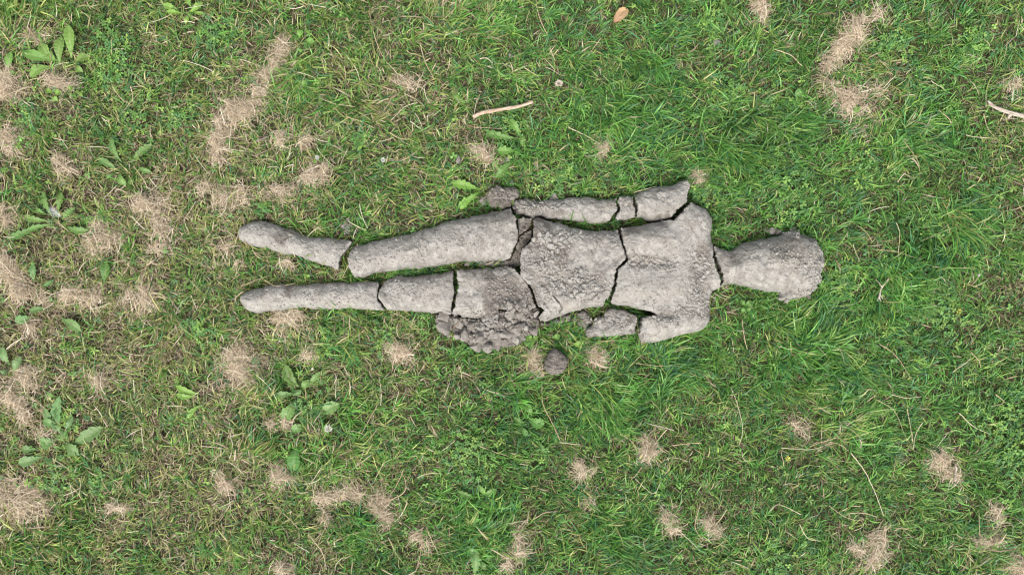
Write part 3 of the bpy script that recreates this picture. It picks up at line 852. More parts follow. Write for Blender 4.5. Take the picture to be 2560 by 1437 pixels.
def _dust(tiny, base, mat_, wet):
    VV, FF, off = [], [], 0
    for r, px, py, wh in tiny:
        x, y = P(px, py, .06); z = surf_z(x, y)
        if z is None:
            if 'gap' in wh or 'grass' in wh: z = .012
            else: continue
        c, f = base[random.randrange(5)]
        a = random.uniform(0, 6.28); R_ = np.array([[math.cos(a), -math.sin(a), 0], [math.sin(a), math.cos(a), 0], [0, 0, .8]])
        VV.append((c @ R_.T) * r * U * 1.15 + (x, y, z + r * U * .45)); FF.append(f + off); off += len(c)
    me = raw_mesh('clay_crumbs', np.concatenate(VV), np.concatenate(FF), mat_)
    tag(link('clay_crumbs', me), 'fine dark damp grit on the rubble heap and lower thigh' if wet else 'fine pale clay grit sprinkled over the belly, chest and head', 'grit', kind='stuff')


crumb_dust()

# ------------------------------------------------------------------ turf maps
DRY = np.array([
    [.35, .35, .35, .40, .35, .35, .40, .40, .30, .30, .30, .35, .30, .40, .20, .40],
    [.60, .30, .35, .55, .45, .40, .55, .40, .25, .15, .20, .30, .35, .65, .25, .40],
    [.50, .40, .50, .60, .45, .35, .40, .40, .30, .20, .10, .20, .10, .30, .20, .35],
    [.35, .50, .65, .60, .45, .30, .30, .30, .30, .25, .30, .30, .20, .30, .08, .40],
    [.60, .50, .55, .40, .40, .30, .30, .30, .30, .30, .30, .30, .20, .15, .15, .35],
    [.55, .50, .45, .50, .35, .40, .50, .30, .40, .35, .10, .20, .20, .20, .15, .40],
    [.50, .40, .55, .50, .20, .30, .30, .25, .15, .15, .30, .30, .40, .30, .20, .15],
    [.50, .30, .40, .55, .35, .40, .30, .10, .30, .35, .40, .35, .25, .35, .35, .20],
    [.30, .25, .35, .50, .30, .30, .40, .15, .30, .15, .30, .35, .35, .45, .30, .50]])
STRAW = [  # x0,y0,x1,y1,r, density
    (708, 112, 695, 160, 20, 1), (690, 165, 655, 195, 12, 1), (640, 212, 650, 242, 17, .9), (560, 275, 625, 285, 22, 1), (600, 262, 640, 248, 12, .7),
    (545, 308, 545, 400, 17, 1), (148, 395, 165, 420, 18, .8), (545, 490, 548, 515, 20, .8), (600, 470, 612, 500, 17, .6), (760, 448, 812, 430, 18, 1),
    (660, 492, 735, 470, 15, .9), (258, 580, 255, 610, 31, 1), (395, 530, 400, 620, 25, .7), (15, 655, 60, 740, 26, 1), (170, 738, 235, 745, 22, 1),
    (350, 735, 375, 750, 32, 1), (612, 890, 600, 940, 38, 1.1), (700, 800, 745, 790, 24, 1), (765, 878, 775, 885, 20, .8), (25, 330, 30, 370, 24, .9),
    (1185, 370, 1240, 400, 14, 1.2), (20, 1255, 100, 1262, 40, 1.1), (795, 1245, 860, 1232, 16, 1), (870, 1225, 940, 1240, 20, 1.1), (940, 1250, 955, 1300, 26, .8),
    (812, 1275, 818, 1310, 10, .8), (690, 1188, 722, 1198, 20, 1), (676, 1045, 680, 1062, 11, .9), (712, 1040, 716, 1062, 11, .9),
    (2150, 60, 2100, 120, 24, 1), (2090, 130, 2065, 170, 17, .9), (2050, 215, 2090, 225, 20, .7), (2120, 245, 2155, 285, 30, 1), (2190, 225, 2175, 215, 14, .8), (2195, 50, 2190, 20, 14, .7),
    (2340, 1140, 2375, 1185, 24, 1), (1612, 1095, 1625, 1135, 20, 1), (1445, 1155, 1470, 1185, 20, .9), (1655, 1290, 1680, 1310, 21, 1),
    (1765, 1300, 1792, 1330, 17, .8), (1330, 885, 1350, 930, 20, .9), (1480, 885, 1500, 905, 20, .8), (2440, 1355, 2500, 1345, 20, 1), (2530, 1395, 2550, 1420, 25, .9),
    (985, 865, 1015, 890, 25, .7), (1743, 438, 1750, 455, 13, .9), (1510, 358, 1495, 390, 15, .8), (2515, 195, 2530, 210, 18, .8), (55, 90, 115, 90, 20, .7),
    (15, 180, 25, 235, 26, .8), (115, 195, 170, 215, 20, .7), (565, 610, 575, 635, 14, .6), (340, 500, 395, 520, 20, .7), (60, 925, 75, 950, 20, .9), (25, 985, 70, 1035, 24, .9),
    (240, 940, 250, 950, 20, .7), (110, 1080, 130, 1100, 20, .6), (1290, 1375, 1270, 1410, 24, .9), (2200, 1330, 2180, 1400, 26, .7), (698, 335, 708, 375, 9, .9),
    (1900, 10, 1905, 45, 17, .8), (1470, 1245, 1480, 1260, 17, .7), (700, 1415, 730, 1430, 17, .8), (520, 450, 500, 480, 12, .6), (270, 1262, 320, 1270, 12, .7), (10, 520, 20, 560, 20, .8),
    (550, 1190, 580, 1230, 22, .7), (100, 740, 120, 760, 10, .6), (75, 810, 85, 820, 13, .8), (770, 340, 760, 365, 10, .7), (1040, 1335, 1080, 1360, 18, .5), (600, 660, 560, 640, 12, .4),
    (1980, 1060, 2010, 1080, 17, .6), (990, 200, 1060, 215, 18, .5), (1290, 1300, 1310, 1390, 14, .6), (2130, 1365, 2160, 1380, 15, .6), (2480, 1270, 2500, 1300, 15, .6), (715, 655, 725, 665, 10, .8)]
LUSH = [(1640, 170, 60), (1560, 300, 90), (1850, 350, 90), (2400, 560, 60), (2330, 640, 70), (2250, 720, 60), (1500, 1010, 70), (830, 1110, 70), (640, 990, 50),
        (880, 1310, 40), (1200, 1330, 60), (90, 1340, 80), (2110, 1050, 60), (2440, 1390, 50), (1530, 1330, 80), (30, 50, 50), (740, 190, 50), (1150, 60, 60),
        (2040, 880, 90), (1950, 330, 60), (620, 1130, 50), (900, 250, 60), (1430, 900, 40), (1650, 900, 80), (400, 820, 40), (860, 840, 50), (1300, 960, 50), (2270, 340, 60)]
CLOVER = [(280, 120, 50), (300, 190, 50), (150, 1200, 50), (170, 1060, 40), (1960, 400, 60), (1920, 270, 50), (2490, 1040, 60), (2530, 1150, 60), (1310, 850, 30), (760, 210, 30),
          (900, 350, 30), (660, 520, 20), (340, 300, 40), (250, 1200, 30), (1980, 500, 60), (1830, 230, 40), (2100, 700, 40), (2350, 780, 50), (2330, 560, 30), (960, 850, 30), (1170, 1120, 60),
          (820, 860, 30), (500, 820, 30), (80, 290, 30), (1400, 450, 50), (1280, 300, 40), (540, 80, 40), (1780, 60, 40), (2240, 110, 50), (2440, 100, 40), (60, 350, 30), (1000, 690, 20), (1940, 1420, 40),
          (1750, 480, 40), (2150, 430, 40), (780, 1020, 40), (450, 300, 40)]


def dryness(px, py):
    gx = np.clip((px / 160.0) - .5, 0, 14.999); gy = np.clip((py / 160.0) - .5, 0, 7.999)
    ix, iy = gx.astype(int), gy.astype(int); fx, fy = gx - ix, gy - iy
    d = (DRY[iy, ix] * (1 - fx) * (1 - fy) + DRY[iy, ix + 1] * fx * (1 - fy) + DRY[iy + 1, ix] * (1 - fx) * fy + DRY[iy + 1, ix + 1] * fx * fy)
    d = d - .06 - .07 * np.clip((px - 1100) / 500., 0, 1) + .08 * np.clip(1.25 - px / 1100., 0, 1) + .06 * np.clip(1.25 - px / 1100., 0, 1) * (py > 700) + .32 * fbm(px / 55., py / 55., oct=3, seed=61) + .14 * noise(px / 18., py / 18., seed=62)
    return d


def straw_amount(px, py):
    m = np.zeros(len(px))
    pt = np.column_stack([px, py])
    for x0, y0, x1, y1, r, dn in STRAW:
        near = (px > min(x0, x1) - 3 * r) & (px < max(x0, x1) + 3 * r) & (py > min(y0, y1) - 3 * r) & (py < max(y0, y1) + 3 * r)
        if near.any():
            d = segdist(pt[near], np.array([[x0, y0]], float), np.array([[x1, y1]], float))
            m[near] = np.maximum(m[near], dn * np.exp(-(d / (r * 1.05)) ** 3))
    return m


def blobs(px, py, L):
    m = np.zeros(len(px))
    for x, y, r in L:
        m = np.maximum(m, np.exp(-((px - x) ** 2 + (py - y) ** 2) / (2.0 * (r * .8) ** 2)))
    return m


POLYS = [O for nm, O, V in SURF]


def in_clay(xy):
    r = np.zeros(len(xy), bool)
    for O in POLYS:
        near = (xy[:, 0] > O[:, 0].min()) & (xy[:, 0] < O[:, 0].max()) & (xy[:, 1] > O[:, 1].min()) & (xy[:, 1] < O[:, 1].max())
        if near.any():
            r[near] |= inside(xy[near], O)
    return r


def in_crack(xy):
    c = np.zeros(len(xy), int)
    for O in POLYS:
        m = (xy[:, 0] > O[:, 0].min() - .01) & (xy[:, 0] < O[:, 0].max() + .01) & (xy[:, 1] > O[:, 1].min() - .01) & (xy[:, 1] < O[:, 1].max() + .01)
        if m.any():
            c[m] += segdist(xy[m], O, np.roll(O, -1, 0)) < .0075
    return c >= 2


EX, EY = 1.95, 1.25      # half size of the modelled turf


def to_px(xy):
    return xy[:, 0] / U + W0 / 2, H0 / 2 - xy[:, 1] / U


def pal(cols, k, jit=.18):
    c = np.array(cols)[k]
    return c * (1 + rng.uniform(-jit, jit, (len(k), 1))) * (1 + rng.uniform(-.06, .06, (len(k), 3)))


GREENS = [(.055, .165, .032), (.085, .235, .040), (.120, .300, .052), (.165, .355, .080), (.065, .195, .075), (.205, .335, .070)]
OLIVES = [(.29, .34, .10), (.38, .37, .15), (.23, .29, .08)]
TANS = [(.46, .37, .25), (.38, .30, .195), (.56, .47, .34), (.29, .22, .14), (.49, .40, .28)]


def thatch(N=160000):
    xy = rng.uniform((-EX, -EY), (EX, EY), (N, 2))
    px, py = to_px(xy)
    xy = xy[~in_clay(xy)]
    px, py = to_px(xy); n = len(xy)
    dry = dryness(px, py) + .8 * straw_amount(px, py)
    az = rng.uniform(0, 6.28, n)
    L = rng.uniform(.012, .035, n); W = rng.uniform(.0010, .0022, n)
    root = np.column_stack([xy, gz(xy[:, 0], xy[:, 1]) + rng.uniform(.0, .006, n)])
    V, F = blades(root, az, rng.uniform(.0, .5, n), rng.uniform(-.4, .2, n), L, W, rng.normal(0, .7, n), S=3, roll=rng.normal(0, .4, n))
    k = rng.integers(0, 5, n)
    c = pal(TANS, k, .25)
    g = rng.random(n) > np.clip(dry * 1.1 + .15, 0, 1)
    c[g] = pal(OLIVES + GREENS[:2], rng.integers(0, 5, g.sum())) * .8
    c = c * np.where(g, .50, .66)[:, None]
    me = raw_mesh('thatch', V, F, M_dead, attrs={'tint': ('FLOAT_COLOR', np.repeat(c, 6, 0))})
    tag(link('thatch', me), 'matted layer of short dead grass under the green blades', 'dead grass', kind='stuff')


def grass(NT=11500, per=23, NS=90000):
    # tufts
    t = rng.uniform((-EX, -EY), (EX, EY), (NT, 2))
    tpx, tpy = to_px(t)
    lush = blobs(tpx, tpy, LUSH)
    keep = rng.random(NT) > np.clip(straw_amount(tpx, tpy) * .55, 0, .55)
    t, lush = t[keep], lush[keep]
    nb = np.clip(rng.poisson(per * (.75 + .7 * lush)), 4, 90)
    ti = np.repeat(np.arange(len(t)), nb)
    tone = np.clip(rng.normal(1, .25, len(t)) + .20 * fbm(t[:, 0] * 5, t[:, 1] * 5, oct=3, seed=3), .4, 1.7)
    gi = rng.integers(0, 6, len(t))
    n1 = len(ti)
    ang = rng.uniform(0, 6.28, n1)
    rr = np.abs(rng.normal(0, .009, n1))
    r1 = t[ti] + np.column_stack([np.cos(ang), np.sin(ang)]) * rr[:, None]
    flow = 3.1 * fbm(t[:, 0] * 4.5, t[:, 1] * 4.5, oct=2, seed=8)
    az1 = np.where(rng.random(n1) < .5 + .35 * lush[ti], flow[ti] + rng.normal(0, .5, n1), ang + rng.normal(0, .5, n1))
    # singles
    r2 = rng.uniform((-EX, -EY), (EX, EY), (NS, 2))
    az2 = rng.uniform(0, 6.28, NS)
    px2, py2 = to_px(r2)
    k2 = rng.random(NS) > np.clip(straw_amount(px2, py2) * .55, 0, .55)
    r2, az2 = r2[k2], az2[k2]
    n2 = len(r2)
    R_ = np.concatenate([r1, r2]); az = np.concatenate([az1, az2])
    tn = np.concatenate([tone[ti], rng.normal(1, .2, n2)])
    g_ = np.concatenate([np.where(rng.random(n1) < .65, gi[ti], rng.integers(0, 6, n1)), rng.integers(0, 6, n2)])
    er, ea = [], []
    for O in POLYS[:-1]:
        Tn = np.roll(O, -1, 0) - np.roll(O, 1, 0)
        Nn = np.stack([Tn[:, 1], -Tn[:, 0]], -1); Nn /= np.linalg.norm(Nn, axis=1, keepdims=True) + 1e-9
        k = rng.random(len(O)) < .75 * (noise(O[:, 0] * 22, O[:, 1] * 22, seed=5) > -.25)
        q = O[k] + Nn[k] * rng.uniform(.001, .010, k.sum())[:, None]
        er.append(q); ea.append(np.arctan2(-Nn[k][:, 1], -Nn[k][:, 0]) + rng.normal(0, .9, k.sum()))
    er, ea = np.concatenate(er), np.concatenate(ea); ne = len(er)
    R_ = np.concatenate([R_, er]); az = np.concatenate([az, ea]); tn = np.concatenate([tn, rng.normal(1, .2, ne)]); g_ = np.concatenate([g_, rng.integers(0, 6, ne)])
    edge = np.zeros(len(R_), bool); edge[-ne:] = True
    ok = ~in_clay(R_) & ~in_crack(R_)
    R_, az, tn, g_, edge = R_[ok], az[ok], tn[ok], g_[ok], edge[ok]
    n = len(R_)
    px, py = to_px(R_)
    lu = blobs(px, py, LUSH); dry = dryness(px, py)
    L = rng.gamma(6, .0058, n) * (.85 + .85 * lu) * np.where(dry > .5, .8, 1); L = np.clip(L, .012, .09)
    W = rng.uniform(.0016, .0042, n) * (.9 + .25 * lu)
    p0 = rng.uniform(.25, 1.15, n); p1 = rng.uniform(-.45, .35, n)
    p0[edge] = rng.uniform(1.0, 1.45, edge.sum()); p1[edge] = rng.uniform(.0, .9, edge.sum())
    root = np.column_stack([R_, gz(R_[:, 0], R_[:, 1]) + .001])
    V, F = blades(root, az, p0, p1, L, W, rng.normal(0, .45, n), S=4, roll=rng.normal(0, .6, n))
    c = pal(GREENS, g_, .15) * tn[:, None]
    q = rng.random(n)
    ol = q < np.clip(dry * 1.05 - .04 + .16 * np.clip(1.3 - px / 900., 0, 1), 0, .8)
    c[ol] = pal(OLIVES, rng.integers(0, 3, ol.sum())) * tn[ol][:, None]
    ta = q < np.clip(dry * .62 - .12, 0.015, .6)
    c[ta] = pal(TANS, rng.integers(0, 5, ta.sum()))
    c = np.clip(c, .01, .8)
    me = raw_mesh('grass', V, F, M_grass, attrs={'tint': ('FLOAT_COLOR', np.repeat(c, 8, 0))})
    tag(link('grass', me), 'short mown lawn grass, green blades mixed with dry ones', 'grass', kind='stuff')


def outer_grass(N=90000):
    r = rng.uniform((-3.4, -2.8), (3.4, 2.8), (N, 2))
    r = r[(np.abs(r[:, 0]) > EX - .05) | (np.abs(r[:, 1]) > EY - .05)]
    n = len(r)
    root = np.column_stack([r, gz(r[:, 0], r[:, 1])])
    V, F = blades(root, rng.uniform(0, 6.28, n), rng.uniform(.3, 1.1, n), rng.uniform(-.3, .3, n), rng.uniform(.03, .065, n), rng.uniform(.003, .006, n), rng.normal(0, .4, n), S=3, roll=rng.normal(0, .5, n))
    c = pal(GREENS + OLIVES, rng.integers(0, 9, n), .2)
    t_ = rng.random(n) < .16 + .2 * fbm(r[:, 0] * 6, r[:, 1] * 6, oct=2, seed=4)
    c[t_] = pal(TANS, rng.integers(0, 5, t_.sum()))
    me = raw_mesh('outer_grass', V, F, M_grass, attrs={'tint': ('FLOAT_COLOR', np.repeat(c, 6, 0))})
    tag(link('outer_grass', me), 'lawn grass continuing around the mown patch', 'grass', kind='stuff')


def clover(N=5200):
    cs = []
    for x, y, r in CLOVER:
        k = int(r * 1.5)
        cs.append(np.column_stack([rng.normal(x, r * .6, k), rng.normal(y, r * .6, k)]))
    cs.append(rng.uniform((-300, -250), (W0 + 300, H0 + 250), (1700, 2)))
    c = np.concatenate(cs)
    xy = np.column_stack([(c[:, 0] - W0 / 2) * U, (H0 / 2 - c[:, 1]) * U])
    xy = xy[~in_clay(xy)]
    xy = xy[rng.random(len(xy)) > straw_amount(*to_px(xy)) * .7]
    n = len(xy)
    size = rng.uniform(.0048, .0095, n)
    rot = rng.uniform(0, 6.28, n)
    z = gz(xy[:, 0], xy[:, 1]) + rng.uniform(.012, .024, n)
    kind5 = rng.random(n) < .3
    V, F, C = [], [], []
    off = 0
    shp = np.array([(0, 0), (.35, .28), (.8, .46), (1.12, .30), (1.05, 0), (1.12, -.30), (.8, -.46), (.35, -.28)])
    long = np.array([(0, 0), (.4, .16), (.9, .30), (1.3, .2), (1.55, 0), (1.3, -.2), (.9, -.30), (.4, -.16)])
    for i in range(n):
        nl = 5 if kind5[i] else 3
        sh = long if kind5[i] else shp
        col = np.array(random.choice([(.085, .20, .05), (.11, .24, .055), (.15, .30, .06), (.07, .18, .055), (.21, .34, .07)])) * random.uniform(.8, 1.15)
        tx, ty = random.gauss(0, .25), random.gauss(0, .25)
        for k in range(nl):
            a = rot[i] + k * 6.283 / nl + random.uniform(-.2, .2)
            s_ = size[i] * random.uniform(.8, 1.1)
            ca, sa = math.cos(a), math.sin(a)
            X = (sh[:, 0] * ca - sh[:, 1] * sa) * s_; Y = (sh[:, 0] * sa + sh[:, 1] * ca) * s_
            Z = X * tx + Y * ty + np.abs(sh[:, 1]) * s_ * .5 - sh[:, 0] * s_ * .15
            V.append(np.column_stack([X + xy[i, 0], Y + xy[i, 1], Z + z[i]])); C.append(np.tile(col * random.uniform(.9, 1.1), (8, 1)))
            F += [(off, off + 1, off + 2, off + 3), (off, off + 3, off + 4, off + 5), (off, off + 5, off + 6, off + 7)]
            off += 8
    me = raw_mesh('clover_leaves', np.concatenate(V), np.array(F), M_leaf, attrs={'tint': ('FLOAT_COLOR', np.concatenate(C))})
    tag(link('clover_leaves', me), 'small clover and cinquefoil leaves growing through the lawn', 'clover', kind='stuff')


# ------------------------------------------------------------------ words that tell where something lies
MARKS = [('clay head', 1940, 660), ('clay chest', 1650, 690), ('clay belly', 1430, 660), ('rubble heap', 1220, 830), ('lone dark clod', 1388, 905), ('crumbled hand', 1255, 490),
         ('peeled bark stick', 1256, 275), ('brown fallen leaf', 1552, 40), ('grey twig', 2520, 278), ('upper foot', 620, 580), ('lower foot', 620, 750), ('white clover flower', 821, 1071),
         ('yellow flower', 1970, 1146), ('forked dry root', 2203, 720), ('upper left corner', 0, 0), ('upper right corner', 2560, 0), ('lower left corner', 0, 1437),
         ('lower right corner', 2560, 1437), ('upper left dandelion', 145, 140), ('feathered dandelion', 120, 545), ('lower left dandelion', 160, 1095),
         ('top edge centre', 1280, 0), ('bottom edge centre', 1280, 1437), ('left edge centre', 0, 718), ('right edge centre', 2560, 718)]
USED = set()


def where(px, py, stem):
    order = sorted(MARKS, key=lambda m: math.hypot(px - m[1], py - m[2]))
    for nm, x, y in order:
        dx, dy = px - x, py - y
        d = math.hypot(dx, dy)
        if d < 15: continue
        v = 'above' if dy < 0 else 'below'; h = 'right of' if dx > 0 else 'left of'
        if abs(dx) < .45 * abs(dy): s_ = v
        elif abs(dy) < .45 * abs(dx): s_ = h
        else: s_ = '%s and %s' % (v, h)
        nearw = 'close, ' if d < 130 else ''
        lb = '%s, %s%s the %s' % (stem, nearw, s_, nm)
        if lb not in USED and len(lb.replace('-', ' ').split()) <= 16:
            USED.add(lb); return lb
    return stem


# ------------------------------------------------------------------ straw clumps
def straw_clump(i, x0, y0, x1, y1, r, dn):
    a, b = np.array(P(x0, y0, .01)), np.array(P(x1, y1, .01))
    R = r * U
    area = math.pi * R * R + 2 * R * np.linalg.norm(b - a)
    n = int(np.clip(area * dn ** 1.4 * 150000, 60, 4200))
    t = rng.random(n)
    m = int(3 + 2 * np.linalg.norm(b - a) / R + rng.integers(0, 3))
    tc_ = np.linspace(0, 1, m)[:, None] if np.linalg.norm(b - a) > R else rng.random((m, 1))
    subc = a + (b - a) * tc_ + rng.normal(0, R * (.42 if np.linalg.norm(b - a) < 2 * R else .25), (m, 2))
    subr = R * rng.uniform(.22, .58, m)
    sa = rng.uniform(0, math.pi, m)
    pick = rng.choice(m, n, p=subr ** 1.5 / (subr ** 1.5).sum())
    g2 = rng.normal(0, 1, (n, 2)) * np.array([1.25, .7])
    g2 = np.column_stack([g2[:, 0] * np.cos(sa[pick]) - g2[:, 1] * np.sin(sa[pick]), g2[:, 0] * np.sin(sa[pick]) + g2[:, 1] * np.cos(sa[pick])])
    c = subc[pick] + g2 * subr[pick][:, None]
    halo = rng.random(n) < .22
    c[halo] = (a + (b - a) * t[:, None] + rng.normal(0, R * .95, (n, 2)))[halo]
    gate = fbm(c[:, 0] * 55, c[:, 1] * 55, oct=3, seed=17)
    kp = gate > rng.normal(-.18, .18, n); c = c[kp]; pick = pick[kp]; n = len(c)
    kp = ~in_clay(c); c = c[kp]; pick = pick[kp]; n = len(c)
    edge = np.clip(segdist(c, a[None], b[None]) / R, 0, 1.6)
    L = rng.gamma(4, .0085, n); L = np.clip(L, .012, .095)
    main = rng.uniform(0, 6.28)
    az = np.where(rng.random(n) < .5, sa[pick] + rng.normal(0, .45, n), rng.uniform(0, 6.28, n))
    S = 6
    bend = rng.normal(0, 1.1, n)
    start = c - np.column_stack([np.cos(az + bend * .25), np.sin(az + bend * .25)]) * L[:, None] * .5
    hh = .005 + (.018 * (1 - np.clip(edge, 0, 1) ** 2)) * rng.random(n) + .006 * rng.random(n)
    cz = gz(c[:, 0], c[:, 1])
    root = np.column_stack([start, cz + hh])
    V, F = blades(root, az, rng.normal(.12, .25, n), rng.normal(-.18, .25, n), L, rng.uniform(.0007, .0017, n), bend, S=S, tip=.5, roll=rng.normal(0, .5, n))
    base = np.array([(.56, .465, .33), (.43, .34, .235), (.66, .565, .42), (.30, .235, .155), (.55, .435, .315), (.76, .68, .54)])
    col = base[rng.choice(6, n, p=[.26, .22, .16, .14, .16, .06])] * rng.uniform(.74, 1.08, (n, 1))
    cen = (a + b) / 2
    V = V - np.array([cen[0], cen[1], 0])
    me = raw_mesh('straw_clump', V, F, M_dead, attrs={'tint': ('FLOAT_COLOR', np.repeat(col, 2 * S, 0))})
    o = link('straw_clump', me, loc=(cen[0], cen[1], 0))
    Lp = math.dist((x0, y0), (x1, y1))
    shape = 'long drift' if Lp > 2.6 * r else ('round tuft' if Lp < r else 'oval heap')
    size = 'thick' if dn >= 1 else ('thin' if dn <= .6 else 'loose')
    big_ = 'big ' if r >= 30 else ('little ' if r <= 12 else '')
    tag(o, where((x0 + x1) / 2, (y0 + y1) / 2, '%s%s %s of dry straw' % (big_, size, shape)), 'straw', 'tufts of dry clippings on the lawn')


# ------------------------------------------------------------------ long dry stalks, sticks
def smooth_path(pts, k=6):
    pts = np.array(pts, float)
    if len(pts) == 2:
        t = np.linspace(0, 1, k + 1)[:, None]
        return pts[0] * (1 - t) + pts[1] * t
    out = []
    Q = np.vstack([2 * pts[0] - pts[1], pts, 2 * pts[-1] - pts[-2]])
    for i in range(1, len(Q) - 2):
        for j in range(k):
            t = j / k
            out.append(.5 * ((2 * Q[i]) + (-Q[i - 1] + Q[i + 1]) * t + (2 * Q[i - 1] - 5 * Q[i] + 4 * Q[i + 1] - Q[i + 2]) * t * t + (-Q[i - 1] + 3 * Q[i] - 3 * Q[i + 1] + Q[i + 2]) * t ** 3))
    out.append(pts[-1])
    return np.array(out)


def tube(path, rad, col, sides=6, seedn=0, knob=0.0):
    path = np.asarray(path); n = len(path)
    T = np.gradient(path, axis=0); T /= np.linalg.norm(T, axis=1, keepdims=True) + 1e-9
    up = np.array([0, 0, 1.0])
    S = np.cross(T, up); S /= np.linalg.norm(S, axis=1, keepdims=True) + 1e-9
    N = np.cross(S, T)
    a = np.arange(sides) * 2 * math.pi / sides
    rr = np.asarray(rad)[:, None] * (1 + knob * (rng.random((n, sides)) - .5))
    V = path[:, None, :] + rr[..., None] * (np.cos(a)[None, :, None] * S[:, None, :] + np.sin(a)[None, :, None] * N[:, None, :])
    V = V.reshape(-1, 3)
    F = []
    for i in range(n - 1):
        for j in range(sides):
            k = (j + 1) % sides
            F.append((i * sides + j, i * sides + k, (i + 1) * sides + k, (i + 1) * sides + j))
    V = np.vstack([V, path[:1], path[-1:]])
    c0, c1 = len(V) - 2, len(V) - 1
    for j in range(0, sides, 1):
        k = (j + 1) % sides
        F.append((c0, k, j, j)); F.append((c1, (n - 1) * sides + j, (n - 1) * sides + k, (n - 1) * sides + k))
    F4 = [f for f in F if len(set(f)) == 4]; F3 = [f[:3] for f in F if len(set(f)) == 3]
    return V, F4, F3


def py_mesh(name, V, faces, mat, cols):
    me = bpy.data.meshes.new(name)
    me.from_pydata([tuple(map(float, v)) for v in V], [], [tuple(int(i) for i in f) for f in faces])
    a = me.attributes.new('tint', 'FLOAT_COLOR', 'POINT')
    c = np.ones((len(V), 4), np.float32); c[:, :3] = cols
    a.data.foreach_set('color', c.ravel())
    me.polygons.foreach_set('use_smooth', np.ones(len(me.polygons), bool))
    me.materials.append(mat); me.update()
    return me


STALKS = [
    [(800, 245), (835, 260), (880, 266), (920, 272), (978, 285)], [(865, 292), (905, 305), (935, 320)], [(1420, 318), (1470, 340), (1505, 362)],
    [(1590, 908), (1650, 915), (1725, 912)], [(1830, 970), (1845, 1010), (1857, 1070), (1848, 1115)], [(1355, 960), (1358, 1010), (1385, 1065), (1400, 1100)],
    [(2200, 860), (2240, 890), (2290, 960)], [(2229, 986), (2268, 995), (2308, 991)], [(2189, 998), (2219, 1013), (2242, 1033), (2260, 1083)],
    [(2268, 1021), (2277, 1060), (2280, 1103)], [(2308, 1056), (2288, 1093), (2282, 1123)], [(2129, 1132), (2159, 1172), (2185, 1225), (2212, 1289)],
    [(2092, 1093), (2060, 1102), (2029, 1116)], [(1953, 1119), (2036, 1122), (2086, 1103)], [(1549, 1083), (1579, 1103), (1618, 1152)], [(1667, 1073), (1650, 1095), (1628, 1122)],
    [(1658, 1152), (1685, 1144), (1721, 1152)], [(1589, 1197), (1612, 1219), (1635, 1232), (1652, 1204)], [(1605, 1166), (1580, 1199)], [(1333, 1298), (1360, 1282), (1393, 1280)],
    [(1751, 1259), (1738, 1315), (1761, 1350), (1798, 1347)], [(1682, 1113), (1755, 1106)], [(1688, 1318), (1751, 1375)], [(1399, 1106), (1452, 1111)],
    [(944, 1010), (925, 1045), (902, 1086)], [(942, 1073), (925, 1099), (917, 1136)], [(929, 1136), (869, 1182)], [(808, 1161), (785, 1195), (763, 1225)],
    [(1201, 1116), (1235, 1130), (1271, 1139)], [(1138, 1101), (1106, 1126)], [(1056, 1335), (1050, 1388), (1038, 1431)], [(1066, 1318), (1095, 1386)],
    [(774, 1337), (802, 1375), (815, 1425)], [(839, 1351), (899, 1328)], [(970, 1342), (990, 1385), (1012, 1411)], [(1043, 1232), (1065, 1255)],
    [(969, 1255), (1008, 1232), (1015, 1205), (1000, 1176)], [(1157, 2), (1130, 30), (1106, 48)], [(1037, 282), (1048, 300), (1057, 324)], [(1051, 110), (1061, 150), (1084, 197)],
    [(1010, 234), (1040, 248), (1062, 267)], [(977, 300), (1010, 267), (1045, 257)], [(867, 371), (849, 421)], [(730, 177), (760, 185), (787, 194)], [(1199, 147), (1218, 146), (1231, 157)],
    [(1938, 125), (1983, 140), (2007, 164)], [(2459, 284), (2475, 320), (2494, 347)], [(2417, 337), (2484, 347)], [(2331, 200), (2364, 227)], [(2351, 274), (2384, 310)], [(2260, 350), (2294, 401), (2305, 430)],
    [(1310, 170), (1347, 190)], [(1503, 95), (1470, 137)], [(1731, 234), (1761, 255)], [(1530, 387), (1594, 396), (1614, 431)], [(505, 437), (522, 468), (532, 500)],
    [(1585, 481), (1610, 474), (1643, 465)], [(2240, 555), (2250, 590), (2247, 650)], [(2190, 625), (2240, 628), (2290, 645)], [(2330, 667), (2390, 670), (2435, 668)],
    [(2135, 610), (2143, 635), (2147, 655)], [(2385, 930), (2430, 893)], [(2430, 880), (2445, 900), (2455, 920)], [(1110, 0), (1160, 20), (1195, 48)], [(280, 215), (300, 245), (325, 262)], [(325, 215), (330, 255)],
    [(660, 700), (690, 715), (740, 708)], [(600, 715), (640, 700), (672, 690)], [(555, 310), (620, 318), (650, 345)], [(0, 245), (70, 212)], [(1960, 1165), (1955, 1130), (1975, 1135)],
    [(2395, 1030), (2435, 1065), (2475, 1085)], [(2488, 985), (2512, 1005), (2475, 1015)], [(2075, 1265), (2110, 1290), (2140, 1300)], [(2120, 1285), (2160, 1282), (2195, 1293)], [(2000, 1310), (2020, 1345), (2055, 1355)],
    [(1010, 1170), (990, 1215), (960, 1260)], [(1925, 1275), (1950, 1262), (2005, 1287)], [(130, 1145), (165, 1172), (180, 1178)], [(500, 1115), (560, 1125), (525, 1155)], [(820, 1175), (822, 1195)]]


